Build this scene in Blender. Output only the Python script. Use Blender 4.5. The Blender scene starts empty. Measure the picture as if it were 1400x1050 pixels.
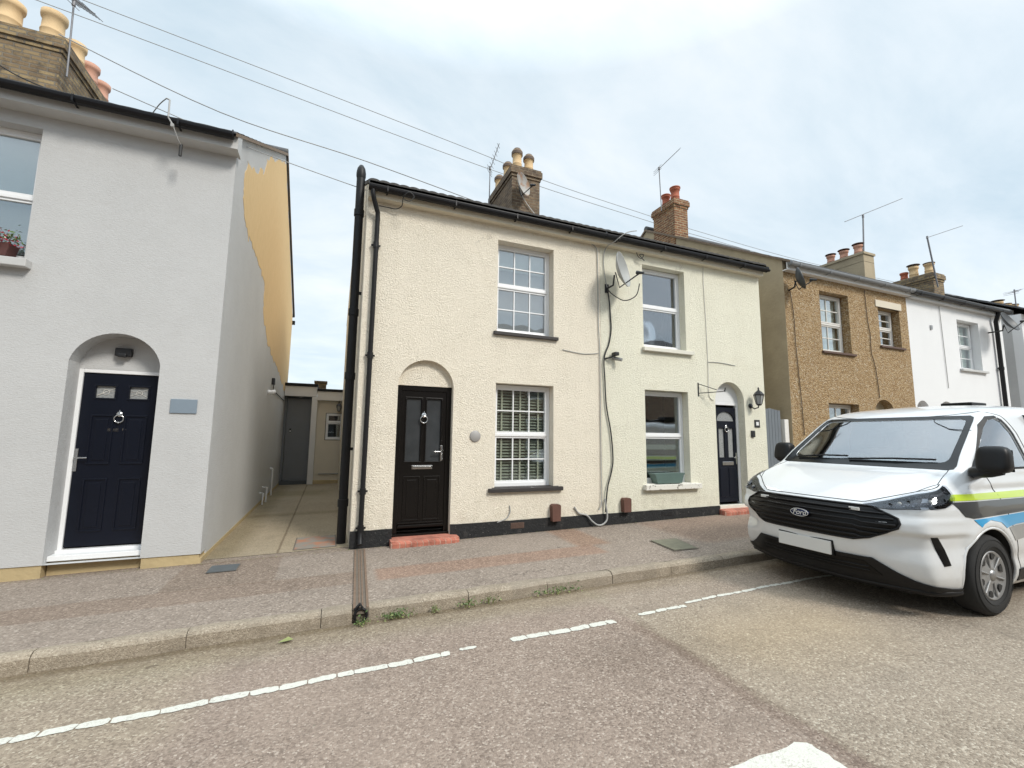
import bpy, bmesh, math, random
from mathutils import Vector, Matrix, geometry, noise
from mathutils.bvhtree import BVHTree
rnd = random.Random(7)
SC = bpy.context.scene
COL = SC.collection
R = math.radians
PI = math.pi

# ------------------------------------------------------------------ camera, world, sun, exposure
cam_d = bpy.data.cameras.new('camera')
cam = bpy.data.objects.new('camera', cam_d); COL.objects.link(cam)
_r = (0.92597, -0.37740, 0.01226); _d = (0.05563, 0.10425, -0.99299); _f = (0.37348, 0.92016, 0.11753)
m = Matrix(((_r[0], -_d[0], -_f[0], 0), (_r[1], -_d[1], -_f[1], 0), (_r[2], -_d[2], -_f[2], 1.5), (0, 0, 0, 1)))
cam.matrix_world = m
cam_d.sensor_width = 36; cam_d.lens = 15.678; cam_d.clip_start = 0.05; cam_d.clip_end = 3000
SC.camera = cam
SC.view_settings.view_transform = 'Standard'; SC.view_settings.look = 'None'
SC.view_settings.exposure = 0.93; SC.view_settings.gamma = 1

SUN_EL, SUN_AZ = R(41), R(153)          # azimuth measured from +Y clockwise
w = bpy.data.worlds.new('World'); SC.world = w; w.use_nodes = True
nt = w.node_tree; N = nt.nodes; Lk = nt.links
for n in list(N): N.remove(n)
wo = N.new('ShaderNodeOutputWorld'); bg = N.new('ShaderNodeBackground'); Lk.new(bg.outputs[0], wo.inputs[0])
sky = N.new('ShaderNodeTexSky'); sky.sky_type = 'NISHITA'; sky.sun_disc = False
sky.sun_elevation = SUN_EL; sky.sun_rotation = SUN_AZ
bg.inputs['Strength'].default_value = 0.1
tc = N.new('ShaderNodeTexCoord')
sep = N.new('ShaderNodeSeparateXYZ'); Lk.new(tc.outputs['Generated'], sep.inputs[0])
def wmath(op, a, b=None, c=None):
    n = N.new('ShaderNodeMath'); n.operation = op
    for i, v in enumerate((a, b, c)):
        if v is None: continue
        if isinstance(v, (int, float)): n.inputs[i].default_value = v
        else: Lk.new(v, n.inputs[i])
    return n.outputs[0]
zc = wmath('MAXIMUM', sep.outputs[2], 0.02)
den = wmath('ADD', zc, 0.25)
cx = wmath('DIVIDE', sep.outputs[0], den); cy = wmath('DIVIDE', sep.outputs[1], den)
cmb = N.new('ShaderNodeCombineXYZ'); Lk.new(cx, cmb.inputs[0]); Lk.new(cy, cmb.inputs[1])
mp = N.new('ShaderNodeMapping'); mp.inputs['Rotation'].default_value = (0, 0, 0.5); mp.inputs['Scale'].default_value = (1.0, 1.9, 1)
Lk.new(cmb.outputs[0], mp.inputs[0])
n1 = N.new('ShaderNodeTexNoise'); n1.inputs['Scale'].default_value = 1.1; n1.inputs['Detail'].default_value = 9; n1.inputs['Roughness'].default_value = 0.6; n1.inputs['Distortion'].default_value = 0.35
Lk.new(mp.outputs[0], n1.inputs['Vector'])
rp = N.new('ShaderNodeValToRGB'); Lk.new(n1.outputs[0], rp.inputs[0])
e = rp.color_ramp.elements
e[0].position = 0.33; e[0].color = (3.6, 4.35, 4.85, 1)
e[1].position = 0.66; e[1].color = (5.35, 5.65, 5.8, 1)
x_ = rp.color_ramp.elements.new(0.5); x_.color = (4.5, 5.05, 5.4, 1)
# overcast skies are brighter overhead than near the horizon
zen = N.new('ShaderNodeMapRange'); zen.inputs[1].default_value = 0.66; zen.inputs[2].default_value = 1.0; zen.inputs[3].default_value = 1.0; zen.inputs[4].default_value = 2.7
Lk.new(sep.outputs[2], zen.inputs[0])
vm = N.new('ShaderNodeVectorMath'); vm.operation = 'SCALE'; Lk.new(rp.outputs[0], vm.inputs[0]); Lk.new(zen.outputs[0], vm.inputs['Scale'])
mx = N.new('ShaderNodeMix'); mx.data_type = 'RGBA'; mx.inputs[0].default_value = 0.9
Lk.new(sky.outputs[0], mx.inputs[6]); Lk.new(vm.outputs[0], mx.inputs[7]); Lk.new(mx.outputs[2], bg.inputs['Color'])

sl = bpy.data.lights.new('sun', 'SUN'); sl.energy = 1.5; sl.angle = R(14); sl.color = (1, 0.95, 0.87)
so = bpy.data.objects.new('sun', sl); COL.objects.link(so)
sd = Vector((math.sin(SUN_AZ) * math.cos(SUN_EL), math.cos(SUN_AZ) * math.cos(SUN_EL), math.sin(SUN_EL)))
so.rotation_euler = sd.to_track_quat('Z', 'Y').to_euler(); so.location = (6, -8, 20)

# ------------------------------------------------------------------ materials
MATS = {}
class NB:
    """small node builder"""
    def __init__(s, name):
        s.m = bpy.data.materials.new(name); s.m.use_nodes = True; s.t = s.m.node_tree; s.n = s.t.nodes; s.l = s.t.links
        s.p = s.n['Principled BSDF']; MATS[name] = s.m
        s.co = s.n.new('ShaderNodeTexCoord').outputs['Object']
    def new(s, t, **k):
        n = s.n.new(t)
        for a, b in k.items(): setattr(n, a, b)
        return n
    def setin(s, n, i, v):
        if hasattr(v, 'is_linked') or isinstance(v, bpy.types.NodeSocket): s.l.new(v, n.inputs[i])
        else: n.inputs[i].default_value = v
    def math(s, op, a, b=None, c=None):
        n = s.new('ShaderNodeMath', operation=op)
        for i, v in enumerate((a, b, c)):
            if v is not None: s.setin(n, i, v)
        return n.outputs[0]
    def noise(s, scale, detail=4, rough=.55, vec=None, dist=0):
        n = s.new('ShaderNodeTexNoise'); s.l.new(vec or s.co, n.inputs['Vector'])
        n.inputs['Scale'].default_value = scale; n.inputs['Detail'].default_value = detail; n.inputs['Roughness'].default_value = rough; n.inputs['Distortion'].default_value = dist
        return n.outputs[0]
    def vor(s, scale, out='Distance', feature='F1', vec=None, rnd=1):
        n = s.new('ShaderNodeTexVoronoi', feature=feature); s.l.new(vec or s.co, n.inputs['Vector'])
        n.inputs['Scale'].default_value = scale; n.inputs['Randomness'].default_value = rnd
        return n.outputs[out]
    def ramp(s, fac, stops):
        n = s.new('ShaderNodeValToRGB'); s.l.new(fac, n.inputs[0]); e = n.color_ramp.elements
        while len(e) < len(stops): e.new(0.5)
        for q, (p, c) in zip(e, stops):
            q.position = p; q.color = (c[0], c[1], c[2], 1) if not isinstance(c, (int, float)) else (c, c, c, 1)
        return n.outputs[0]
    def mix(s, f, a, b, blend='MIX'):
        n = s.new('ShaderNodeMix', data_type='RGBA', blend_type=blend)
        s.setin(n, 0, f)
        for i, v in ((6, a), (7, b)):
            if isinstance(v, (tuple, list)): n.inputs[i].default_value = (v[0], v[1], v[2], 1)
            else: s.l.new(v, n.inputs[i])
        return n.outputs[2]
    def maprange(s, v, a, b, c, d):
        n = s.new('ShaderNodeMapRange'); s.l.new(v, n.inputs[0])
        for i, q in enumerate((a, b, c, d)): n.inputs[i + 1].default_value = q
        return n.outputs[0]
    def color(s, c):
        if isinstance(c, (tuple, list)): s.p.inputs['Base Color'].default_value = (c[0], c[1], c[2], 1)
        else: s.l.new(c, s.p.inputs['Base Color'])
        return s
    def rough(s, r):
        s.setin(s.p, 'Roughness', r); return s
    def bump(s, h, strength=1, dist=.01, prev=None):
        b = s.new('ShaderNodeBump'); b.inputs['Strength'].default_value = strength; b.inputs['Distance'].default_value = dist
        s.l.new(h, b.inputs['Height'])
        if prev: s.l.new(prev, b.inputs['Normal'])
        s.l.new(b.outputs[0], s.p.inputs['Normal']); return b.outputs[0]

def simple(name, c, rough=.5, var=.12, vs=6, metal=0, bump=0, bs=40, spec=None, coat=0):
    b = NB(name)
    lo = tuple(v * (1 - var) for v in c); hi = tuple(min(1, v * (1 + var)) for v in c)
    b.color(b.mix(b.noise(vs), lo, hi)); b.rough(rough); b.p.inputs['Metallic'].default_value = metal
    if spec is not None: b.p.inputs['Specular IOR Level'].default_value = spec
    if coat: b.p.inputs['Coat Weight'].default_value = coat; b.p.inputs['Coat Roughness'].default_value = .04
    if bump: b.bump(b.noise(bs, 5), .6, bump)
    return b.m

def tyrolean(name, c, dark_tone=(.42, .36, .26)):
    b = NB(name)
    v1 = b.noise(44, 5, .62, dist=1.6); v2 = b.vor(62, feature='SMOOTH_F1')
    h = b.math('ADD', b.math('MULTIPLY', v1, 1.0), b.math('MULTIPLY', v2, b.maprange(b.noise(3, 3), .35, .65, .12, .5)))
    hf = b.noise(150, 3)
    h2 = b.math('ADD', h, b.math('MULTIPLY', hf, .25))
    b.bump(h2, 1.0, .024)
    base = b.mix(b.noise(1.3, 5), tuple(x * .93 for x in c), tuple(min(1, x * 1.05) for x in c))
    stain = b.maprange(b.noise(.9, 8, .68), .56, .76, 0, .28)
    base = b.mix(stain, base, tuple(x * y for x, y in zip(c, (.84, .8, .72))))
    mpz = b.new('ShaderNodeMapping'); mpz.inputs['Scale'].default_value = (7, 7, .55); b.l.new(b.co, mpz.inputs[0])
    base = b.mix(b.maprange(b.noise(1.6, 6, .7, vec=mpz.outputs[0]), .52, .74, 0, .22), base, tuple(x * y for x, y in zip(c, (.74, .72, .66))))
    wv = b.new('ShaderNodeVectorMath', operation='ADD'); b.l.new(b.co, wv.inputs[0]); nz_ = b.new('ShaderNodeTexNoise'); nz_.inputs['Scale'].default_value = 1.6; nz_.inputs['Detail'].default_value = 7; b.l.new(b.co, nz_.inputs['Vector'])
    sv_ = b.new('ShaderNodeVectorMath', operation='SCALE'); sv_.inputs['Scale'].default_value = 1.1; b.l.new(nz_.outputs['Color'], sv_.inputs[0]); b.l.new(sv_.outputs[0], wv.inputs[1])
    ck = b.math('MULTIPLY', b.maprange(b.vor(.42, feature='DISTANCE_TO_EDGE', vec=wv.outputs[0]), 0, .003, 1, 0), b.maprange(b.noise(.8, 3), .50, .60, 0, .45)); base = b.mix(ck, base, (.36, .32, .26))
    zz = b.new('ShaderNodeSeparateXYZ'); b.l.new(b.co, zz.inputs[0]); spl = b.math('MULTIPLY', b.maprange(zz.outputs[2], .25, .75, 1, 0), b.maprange(b.noise(8, 7, .75), .45, .7, .0, .42)); base = b.mix(spl, base, tuple(x * y for x, y in zip(c, (.55, .52, .45))))
    crev = b.maprange(v2, .0, .22, .22, 0)
    low = b.maprange(b.noise(34, 3), .60, .74, 0, .4)
    base = b.mix(low, base, dark_tone)  # darker tone in fine noise spots, raises the contrast of the rough texture
    b.color(base).rough(.92); b.p.inputs['Specular IOR Level'].default_value = .2
    return b.m
tyrolean('cream_render', (.90, .83, .695)); tyrolean('pale_green_render', (.875, .85, .705))

b = NB('grey_render')
base = b.mix(b.noise(1.1, 8, .68), (.44, .445, .445), (.565, .57, .57))
mp1 = b.new('ShaderNodeMapping'); mp1.inputs['Scale'].default_value = (1.2, 1.2, 5); b.l.new(b.co, mp1.inputs[0])
base = b.mix(b.maprange(b.noise(5, 6, .7, vec=mp1.outputs[0]), .45, .75, 0, .3), base, (.42, .41, .40))
b.color(base).rough(.9); b.bump(b.noise(22, 6, .65, vec=mp1.outputs[0]), .7, .008)
b = NB('unpainted_render')
mp1 = b.new('ShaderNodeMapping'); mp1.inputs['Scale'].default_value = (6, 2.5, 1.0); b.l.new(b.co, mp1.inputs[0])
b.color(b.mix(b.noise(6, 6, .6, vec=mp1.outputs[0]), (.60, .42, .20), (.74, .54, .29))).rough(.95); b.bump(b.noise(30, 6), .6, .008)
simple('ochre_plinth', (.46, .36, .20), .9, .22, 5, bump=.01, bs=25)
simple('white_render', (.74, .75, .76), .9, .05, 1.5, bump=.006, bs=30)
simple('tan_side_render', (.38, .315, .215), .95, .3, 2.2, bump=.012, bs=14)
b = NB('pebbledash')
vc = b.vor(38, 'Color'); sep_ = b.new('ShaderNodeSeparateColor'); b.l.new(vc, sep_.inputs[0])
cc = b.ramp(sep_.outputs[0], [(0, (.24, .15, .07)), (.28, (.46, .31, .15)), (.55, (.62, .45, .24)), (.8, (.72, .56, .34)), (1, (.85, .76, .60))])
dd = b.vor(38); cc = b.mix(b.maprange(dd, .012, .028, 0, .6), cc, (.20, .12, .05)); 
cc = b.mix(b.maprange(b.noise(1.2, 6), .5, .72, 0, .3), cc, (.25, .17, .09))
b.color(cc).rough(.85); b.bump(b.math('SUBTRACT', 1.0, b.vor(38)), 1, .02)

def plinth_black():
    b = NB('black_plinth_paint')
    c = b.mix(b.maprange(b.noise(7, 7, .7), .55, .75, 0, .5), (.009, .0095, .0105), (.085, .08, .075))
    c = b.mix(b.maprange(b.noise(55, 2), .72, .76, 0, 1), c, (.35, .33, .3))
    b.color(c).rough(.75); b.bump(b.noise(30, 4), .8, .012)
plinth_black()
simple('gutter_plastic', (.007, .007, .009), .4, .2, 3, spec=.3)
simple('pipe_paint', (.010, .010, .011), .48, .35, 5, bump=.002, bs=20, spec=.3)
simple('soffit_paint', (.62, .56, .44), .7, .12, 4)
simple('white_fascia', (.72, .71, .69), .45, .06, 3)
simple('upvc', (.80, .81, .82), .3, .03, 3)
simple('white_wood', (.72, .70, .66), .5, .08, 5)
simple('grey_white_wood', (.50, .50, .49), .5, .1, 5)
simple('black_door', (.005, .004, .0035), .3, .25, 4, spec=.3)
simple('navy_door', (.004, .006, .013), .35, .2, 4, spec=.3)
simple('blue_grey_boards', (.15, .17, .19), .6, .12, 7, bump=.002)
simple('grey_door', (.18, .188, .20), .5, .08, 3)
simple('cream_paint', (.66, .60, .49), .8, .08, 3)
simple('sill_black', (.03, .026, .025), .6, .3, 8, bump=.003)
b = NB('flaking_sill'); b.color(b.mix(b.maprange(b.noise(13, 6, .7), .57, .62, 0, 1), (.70, .68, .62), (.16, .14, .12))).rough(.7); b.bump(b.noise(13, 6), .6, .006)
simple('white_sill', (.66, .64, .56), .7, .1, 9)
simple('brown_sill', (.10, .06, .045), .7, .3, 8)
simple('chrome', (.62, .62, .62), .18, .05, 5, metal=1)
simple('dull_metal', (.35, .35, .35), .4, .2, 9, metal=.8)
simple('aerial_metal', (.20, .20, .21), .5, .1, 9, metal=.3)
simple('cable_black', (.025, .025, .025), .6)
simple('cable_grey', (.34, .34, .33), .6)
simple('pipe_brown', (.09, .065, .045), .7)
simple('cable_white', (.62, .60, .56), .6)
simple('dish_grey', (.34, .35, .34), .5, .15, 6)
simple('dish_dark', (.055, .06, .065), .5, .15, 6)
b = NB('dish_rusty'); b.color(b.mix(b.maprange(b.noise(5, 5), .48, .6, 0, .9), (.36, .35, .33), (.30, .17, .10))).rough(.7)
simple('cowl_brown', (.12, .055, .04), .75, .25, 8, bump=.004)
simple('clay_pot', (.62, .44, .24), .75, .2, 6, bump=.004)
simple('clay_pot_dark', (.12, .085, .065), .8, .3, 8)
simple('red_pot', (.36, .10, .05), .75, .2, 6)
simple('pink_pot', (.50, .27, .19), .75, .2, 6)
simple('lamp_black', (.015, .015, .017), .4)
simple('lamp_glass', (.35, .36, .36), .15)
simple('black_plastic', (.018, .019, .021), .42, .15, 6)
simple('white_plastic', (.75, .75, .75), .35, .04)
simple('slate_plaque', (.20, .25, .30), .5, .1)
simple('grey_plaque', (.32, .31, .30), .5, .1)
simple('trough_green', (.09, .14, .125), .5, .2, 9)
simple('terracotta_trough', (.09, .03, .025), .6, .2, 9)
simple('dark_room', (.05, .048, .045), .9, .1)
simple('blind_slat', (.40, .41, .35), .55, .06)
simple('blind_pale', (.72, .80, .78), .6, .04)
simple('net_curtain', (.62, .64, .64), .8, .08, 9)
simple('cord_cream', (.66, .64, .54), .7)
simple('leaf', (.09, .15, .045), .6, .45, 30)
simple('leaf_pale', (.24, .27, .10), .6, .3, 30)
simple('petal_red', (.42, .03, .06), .6, .3, 30)
simple('petal_white', (.6, .52, .5), .6, .2, 30)
simple('concrete_cap', (.27, .24, .20), .9, .3, 7, bump=.01, bs=20)
simple('verge_mortar', (.20, .15, .11), .95, .5, 16, bump=.01, bs=30)
simple('lead', (.20, .21, .22), .5, .25, 6)
simple('mortar', (.34, .31, .26), .95, .3, 10, bump=.01)

def bricks(name, c1, c2, mortar, dark, msz=.012, bw=.22, rh=.072):
    b = NB(name)
    s3 = b.new('ShaderNodeSeparateXYZ'); b.l.new(b.co, s3.inputs[0])
    u = b.math('ADD', s3.outputs[0], s3.outputs[1])
    cb = b.new('ShaderNodeCombineXYZ'); b.l.new(u, cb.inputs[0]); b.l.new(s3.outputs[2], cb.inputs[1])
    jit = b.new('ShaderNodeVectorMath', operation='ADD'); b.l.new(cb.outputs[0], jit.inputs[0])
    nn = b.new('ShaderNodeTexNoise'); nn.inputs['Scale'].default_value = 9; b.l.new(b.co, nn.inputs['Vector'])
    sc = b.new('ShaderNodeVectorMath', operation='SCALE'); sc.inputs['Scale'].default_value = .012; b.l.new(nn.outputs['Color'], sc.inputs[0]); b.l.new(sc.outputs[0], jit.inputs[1])
    br = b.new('ShaderNodeTexBrick'); b.l.new(jit.outputs[0], br.inputs['Vector'])
    br.inputs['Scale'].default_value = 1; br.inputs['Brick Width'].default_value = bw; br.inputs['Row Height'].default_value = rh
    br.inputs['Mortar Size'].default_value = msz; br.inputs['Mortar Smooth'].default_value = .25
    br.inputs['Color1'].default_value = (*c1, 1); br.inputs['Color2'].default_value = (*c2, 1); br.inputs['Mortar'].default_value = (*mortar, 1)
    c = b.mix(b.maprange(b.noise(6, 7, .7), .45, .68, 0, .75), br.outputs['Color'], dark)
    b.color(c).rough(.92)
    h = b.math('SUBTRACT', b.math('MULTIPLY', b.noise(30, 5), .5), br.outputs['Fac'])
    b.bump(h, 1, .014)
bricks('stock_brick', (.34, .25, .13), (.19, .13, .075), (.20, .17, .13), (.07, .055, .04))
bricks('sooty_brick', (.22, .15, .09), (.12, .08, .055), (.24, .19, .13), (.045, .035, .028))
bricks('red_brick', (.33, .155, .07), (.15, .055, .03), (.38, .29, .18), (.10, .05, .03), .015)
bricks('step_brick', (.52, .19, .13), (.42, .14, .095), (.50, .30, .23), (.22, .085, .06), .007, .078, .5)
bricks('terrace_brick', (.30, .20, .12), (.22, .12, .08), (.30, .27, .22), (.12, .09, .07))

def tiles_mat(name, a, c):
    b = NB(name); col = b.mix(b.noise(4, 6, .7), a, c)
    col = b.mix(b.maprange(b.noise(18, 4), .6, .7, 0, .5), col, (.13, .13, .09)); b.color(col).rough(.75); b.bump(b.noise(40, 4), .7, .006)
tiles_mat('roof_tile', (.030, .029, .028), (.065, .06, .055))
tiles_mat('slate_tile', (.06, .065, .07), (.12, .12, .125))

def glass(name, tint=(.9, .93, .92), refl=.35, refl_edge=.9, rough=0.01, fres=None):
    b = NB(name); n = b.n; n.remove(b.p)
    tr = b.new('ShaderNodeBsdfTransparent'); tr.inputs[0].default_value = (*tint, 1)
    gl = b.new('ShaderNodeBsdfGlossy'); gl.inputs['Roughness'].default_value = rough; gl.inputs[0].default_value = (.93, .96, 1, 1)
    lw = b.new('ShaderNodeLayerWeight'); lw.inputs[0].default_value = .35
    bb = b.new('ShaderNodeBump'); bb.inputs['Strength'].default_value = .12; bb.inputs['Distance'].default_value = .02
    b.l.new(b.noise(2.2, 1), bb.inputs['Height']); b.l.new(bb.outputs[0], gl.inputs['Normal'])
    f = b.maprange(lw.outputs['Facing'], 0, 1, refl, refl_edge)
    if fres:
        fr_ = b.new('ShaderNodeFresnel'); fr_.inputs[0].default_value = 1.5; f = b.math('MINIMUM', b.math('ADD', b.math('MULTIPLY', fr_.outputs[0], fres[0]), fres[1]), .95)
    ms = b.new('ShaderNodeMixShader'); b.l.new(f, ms.inputs[0]); b.l.new(tr.outputs[0], ms.inputs[1]); b.l.new(gl.outputs[0], ms.inputs[2])
    out = [q for q in n if q.type == 'OUTPUT_MATERIAL'][0]; b.l.new(ms.outputs[0], out.inputs[0])
    return b.m
glass('window_glass', (.90, .93, .91), .10, .6)
glass('upper_glass', (.94, .96, .95), fres=(2.0, .10))
glass('dark_glass', (.75, .8, .8), .13, .6)
glass('van_glass', (.86, .92, .90), fres=(2.6, .10))
glass('lens_glass', (.85, .87, .9), fres=(.8, .0))
b = NB('frosted_glass'); b.color(b.mix(b.noise(5, 4), (.025, .028, .03), (.06, .065, .07))).rough(.1); b.bump(b.noise(9, 2), .2, .002)
b = NB('leaded_glass'); b.color(b.mix(b.vor(26, feature='DISTANCE_TO_EDGE'), (.32, .33, .33), (.06, .07, .075))).rough(.2)

# ground materials: use the world position so the sheets join up
def aggregate(name, dark, mid, chip, scale=95, patches=(), chipamt=.5, bumpd=.006):
    b = NB(name)
    pos = b.new('ShaderNodeNewGeometry').outputs['Position']; b.co = pos
    vc = b.vor(scale, 'Color', vec=pos); s3 = b.new('ShaderNodeSeparateColor'); b.l.new(vc, s3.inputs[0])
    c = b.ramp(s3.outputs[0], [(0, dark), (.45, mid), (1 - .35 * chipamt, tuple(x * 1.15 for x in mid)), (1, chip)])
    d = b.vor(scale, vec=pos)
    c = b.mix(b.maprange(b.noise(scale * .45, 4, .7), .4, .66, 0, .45), c, dark)
    big = b.noise(.55, 7, .65); med = b.noise(3.2, 5, .65)
    c = b.mix(b.maprange(big, .38, .66, 0, .38), c, tuple(x * 1.28 for x in mid))
    c = b.mix(b.maprange(med, .52, .72, 0, .36), c, tuple(x * .60 for x in mid))
    sx = b.new('ShaderNodeSeparateXYZ'); b.l.new(pos, sx.inputs[0])
    wob = b.math('MULTIPLY', b.math('SUBTRACT', b.noise(3, 6, .7), .5), .5)
    for (x0, x1, y0, y1, soft, col, amt, wk) in patches:
        X = b.math('ADD', sx.outputs[0], b.math('MULTIPLY', wob, wk)); Y = b.math('ADD', sx.outputs[1], b.math('MULTIPLY', wob, wk * .6))
        def edge(v, a, s): return b.maprange(v, a - s, a + s, 0, 1)
        f = b.math('MULTIPLY', b.math('MULTIPLY', edge(X, x0, soft), b.math('SUBTRACT', 1.0, edge(X, x1, soft))),
                   b.math('MULTIPLY', edge(Y, y0, soft), b.math('SUBTRACT', 1.0, edge(Y, y1, soft))))
        f = b.math('MULTIPLY', f, amt)
        tint = b.mix(1.0, c, col, 'MULTIPLY'); c = b.mix(f, c, tint)
    wv = b.new('ShaderNodeVectorMath', operation='ADD'); b.l.new(pos, wv.inputs[0]); nz_ = b.new('ShaderNodeTexNoise'); nz_.inputs['Scale'].default_value = 2.2; nz_.inputs['Detail'].default_value = 6; b.l.new(pos, nz_.inputs['Vector'])
    sv_ = b.new('ShaderNodeVectorMath', operation='SCALE'); sv_.inputs['Scale'].default_value = .8; b.l.new(nz_.outputs['Color'], sv_.inputs[0]); b.l.new(sv_.outputs[0], wv.inputs[1])
    ck = b.maprange(b.vor(.55, feature='DISTANCE_TO_EDGE', vec=wv.outputs[0]), .0, .006, 1, 0)
    ck = b.math('MULTIPLY', ck, b.maprange(b.noise(.7, 3), .5, .62, 0, .6)); c = b.mix(ck, c, tuple(x * .35 for x in dark))
    spots = b.maprange(b.noise(7, 2, .5), .74, .78, 0, .55); c = b.mix(spots, c, tuple(x * .5 for x in dark))
    b.color(c).rough(.93); b.p.inputs['Specular IOR Level'].default_value = .25
    h = b.math('ADD', b.math('MULTIPLY', d, -.9), b.math('MULTIPLY', b.noise(scale * .5, 3), .5))
    b.bump(h, .8, bumpd)
    return b
aggregate('road_surface', (.16, .122, .098), (.29, .232, .19), (.50, .43, .365), 90, patches=[
    (2.55, 60, -4, 3.5, .02, (1.10, 1.17, 1.12), .8, .35),            # newer, greyer surface on the right
    (2.5, 60, 3.5, 4.4, .03, (1.06, 1.12, 1.08), .6, .25),
    (2.46, 2.6, -4, 3.35, .02, (.66, .62, .60), .6, .5),               # worn seam between the two surfaces
    (-60, 2.6, 3.85, 4.4, .12, (.98, 1.02, .96), .9, .5),            # silt in the channel by the kerb
    (-60, 60, 4.17, 4.30, .035, (.60, .56, .48), .75, .35), (-60, 60, 3.98, 4.3, .08, (.86, .84, .76), .7, .6),
    (-9, -.7, 3.0, 4.0, .18, (1.12, 1.18, 1.08), .7, .9),
    (2.7, 4.4, 2.3, 3.2, .35, (1.06, 1.0, .86), .7, .6),
    (1.8, 2.9, 2.6, 3.1, .25, (.72, .7, .68), .5, .8)])
aggregate('pavement_surface', (.155, .125, .102), (.275, .23, .192), (.48, .42, .36), 72, patches=[
    (-60, .36, 5.0, 5.42, .012, (.86, .80, .76), .9, .06),             # utility trench
    (-1.45, -.45, 5.40, 6.45, .012, (.84, .79, .75), .9, .06),
    (.55, 3.4, 5.0, 5.42, .03, (1.02, .84, .76), .9, .12),
    (3.2, 3.7, 5.4, 6.6, .05, (.98, .80, .70), .9, .3),
    (4.9, 9, 4.9, 6.4, .1, (.96, .80, .72), .6, .3),
    (-60, 60, 6.38, 6.6, .05, (.80, .76, .7), .6, .2)])
b = aggregate('alley_concrete', (.20, .165, .115), (.33, .275, .195), (.46, .40, .30), 110, patches=[
    (-.545, -.515, 6.6, 15, .008, (.5, .45, .42), .8, .05), (-1.4, -1.0, 6.6, 15, .12, (.62, .6, .5), .7, .5), (-1.4, .4, 9.5, 9.8, .1, (.7, .68, .6), .7, .6), (-1.3, .1, 12.4, 13.5, .3, (.7, .7, .6), .7, .6)], bumpd=.004)
kb = aggregate('kerb_stone', (.20, .165, .125), (.34, .29, .225), (.52, .46, .37), 120, bumpd=.005)
sx_ = kb.new('ShaderNodeSeparateXYZ'); kb.l.new(kb.co, sx_.inputs[0]); fl_ = kb.math('FLOOR', kb.math('DIVIDE', sx_.outputs[0], .88)); wn = kb.new('ShaderNodeTexWhiteNoise', noise_dimensions='1D'); kb.l.new(fl_, wn.inputs['W'])
src = kb.p.inputs['Base Color'].links[0].from_socket
kc = kb.mix(kb.math('MULTIPLY', wn.outputs['Value'], .4), src, (.23, .20, .165)); kc = kb.mix(kb.maprange(kb.noise(5, 6, .7), .5, .7, 0, .5), kc, (.17, .14, .10)); kb.color(kc)
simple('joint_dark', (.15, .125, .10), .95, .3, 10)
b = NB('road_paint'); pos = b.new('ShaderNodeNewGeometry').outputs['Position']; b.co = pos
c = b.mix(b.math('MAXIMUM', b.maprange(b.noise(34, 7, .8), .56, .60, 0, 1), b.math('MULTIPLY', b.maprange(b.noise(110, 3, .8), .52, .60, 0, .85), b.maprange(b.noise(2.6, 4), .38, .62, .15, 1))), (.62, .62, .56), (.27, .225, .19)); c = b.mix(b.noise(4, 4), c, (.60, .60, .54)); b.color(c).rough(.85); b.bump(b.noise(70, 3), .5, .004)
b = NB('rust_iron'); b.color(b.mix(b.noise(12, 6, .7), (.10, .055, .03), (.26, .19, .14))).rough(.9); b.bump(b.noise(40, 5), .8, .006)
b = NB('cover_iron'); b.color(b.mix(b.maprange(b.noise(5, 5), .45, .62, 0, 1), (.23, .21, .18), (.36, .17, .10))).rough(.85); b.bump(b.vor(45), .5, .004)
simple('cover_grey', (.085, .095, .10), .7, .2, 20, bump=.004, bs=60)
simple('cover_concrete', (.17, .165, .12), .9, .3, 14, bump=.008, bs=40)

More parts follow.
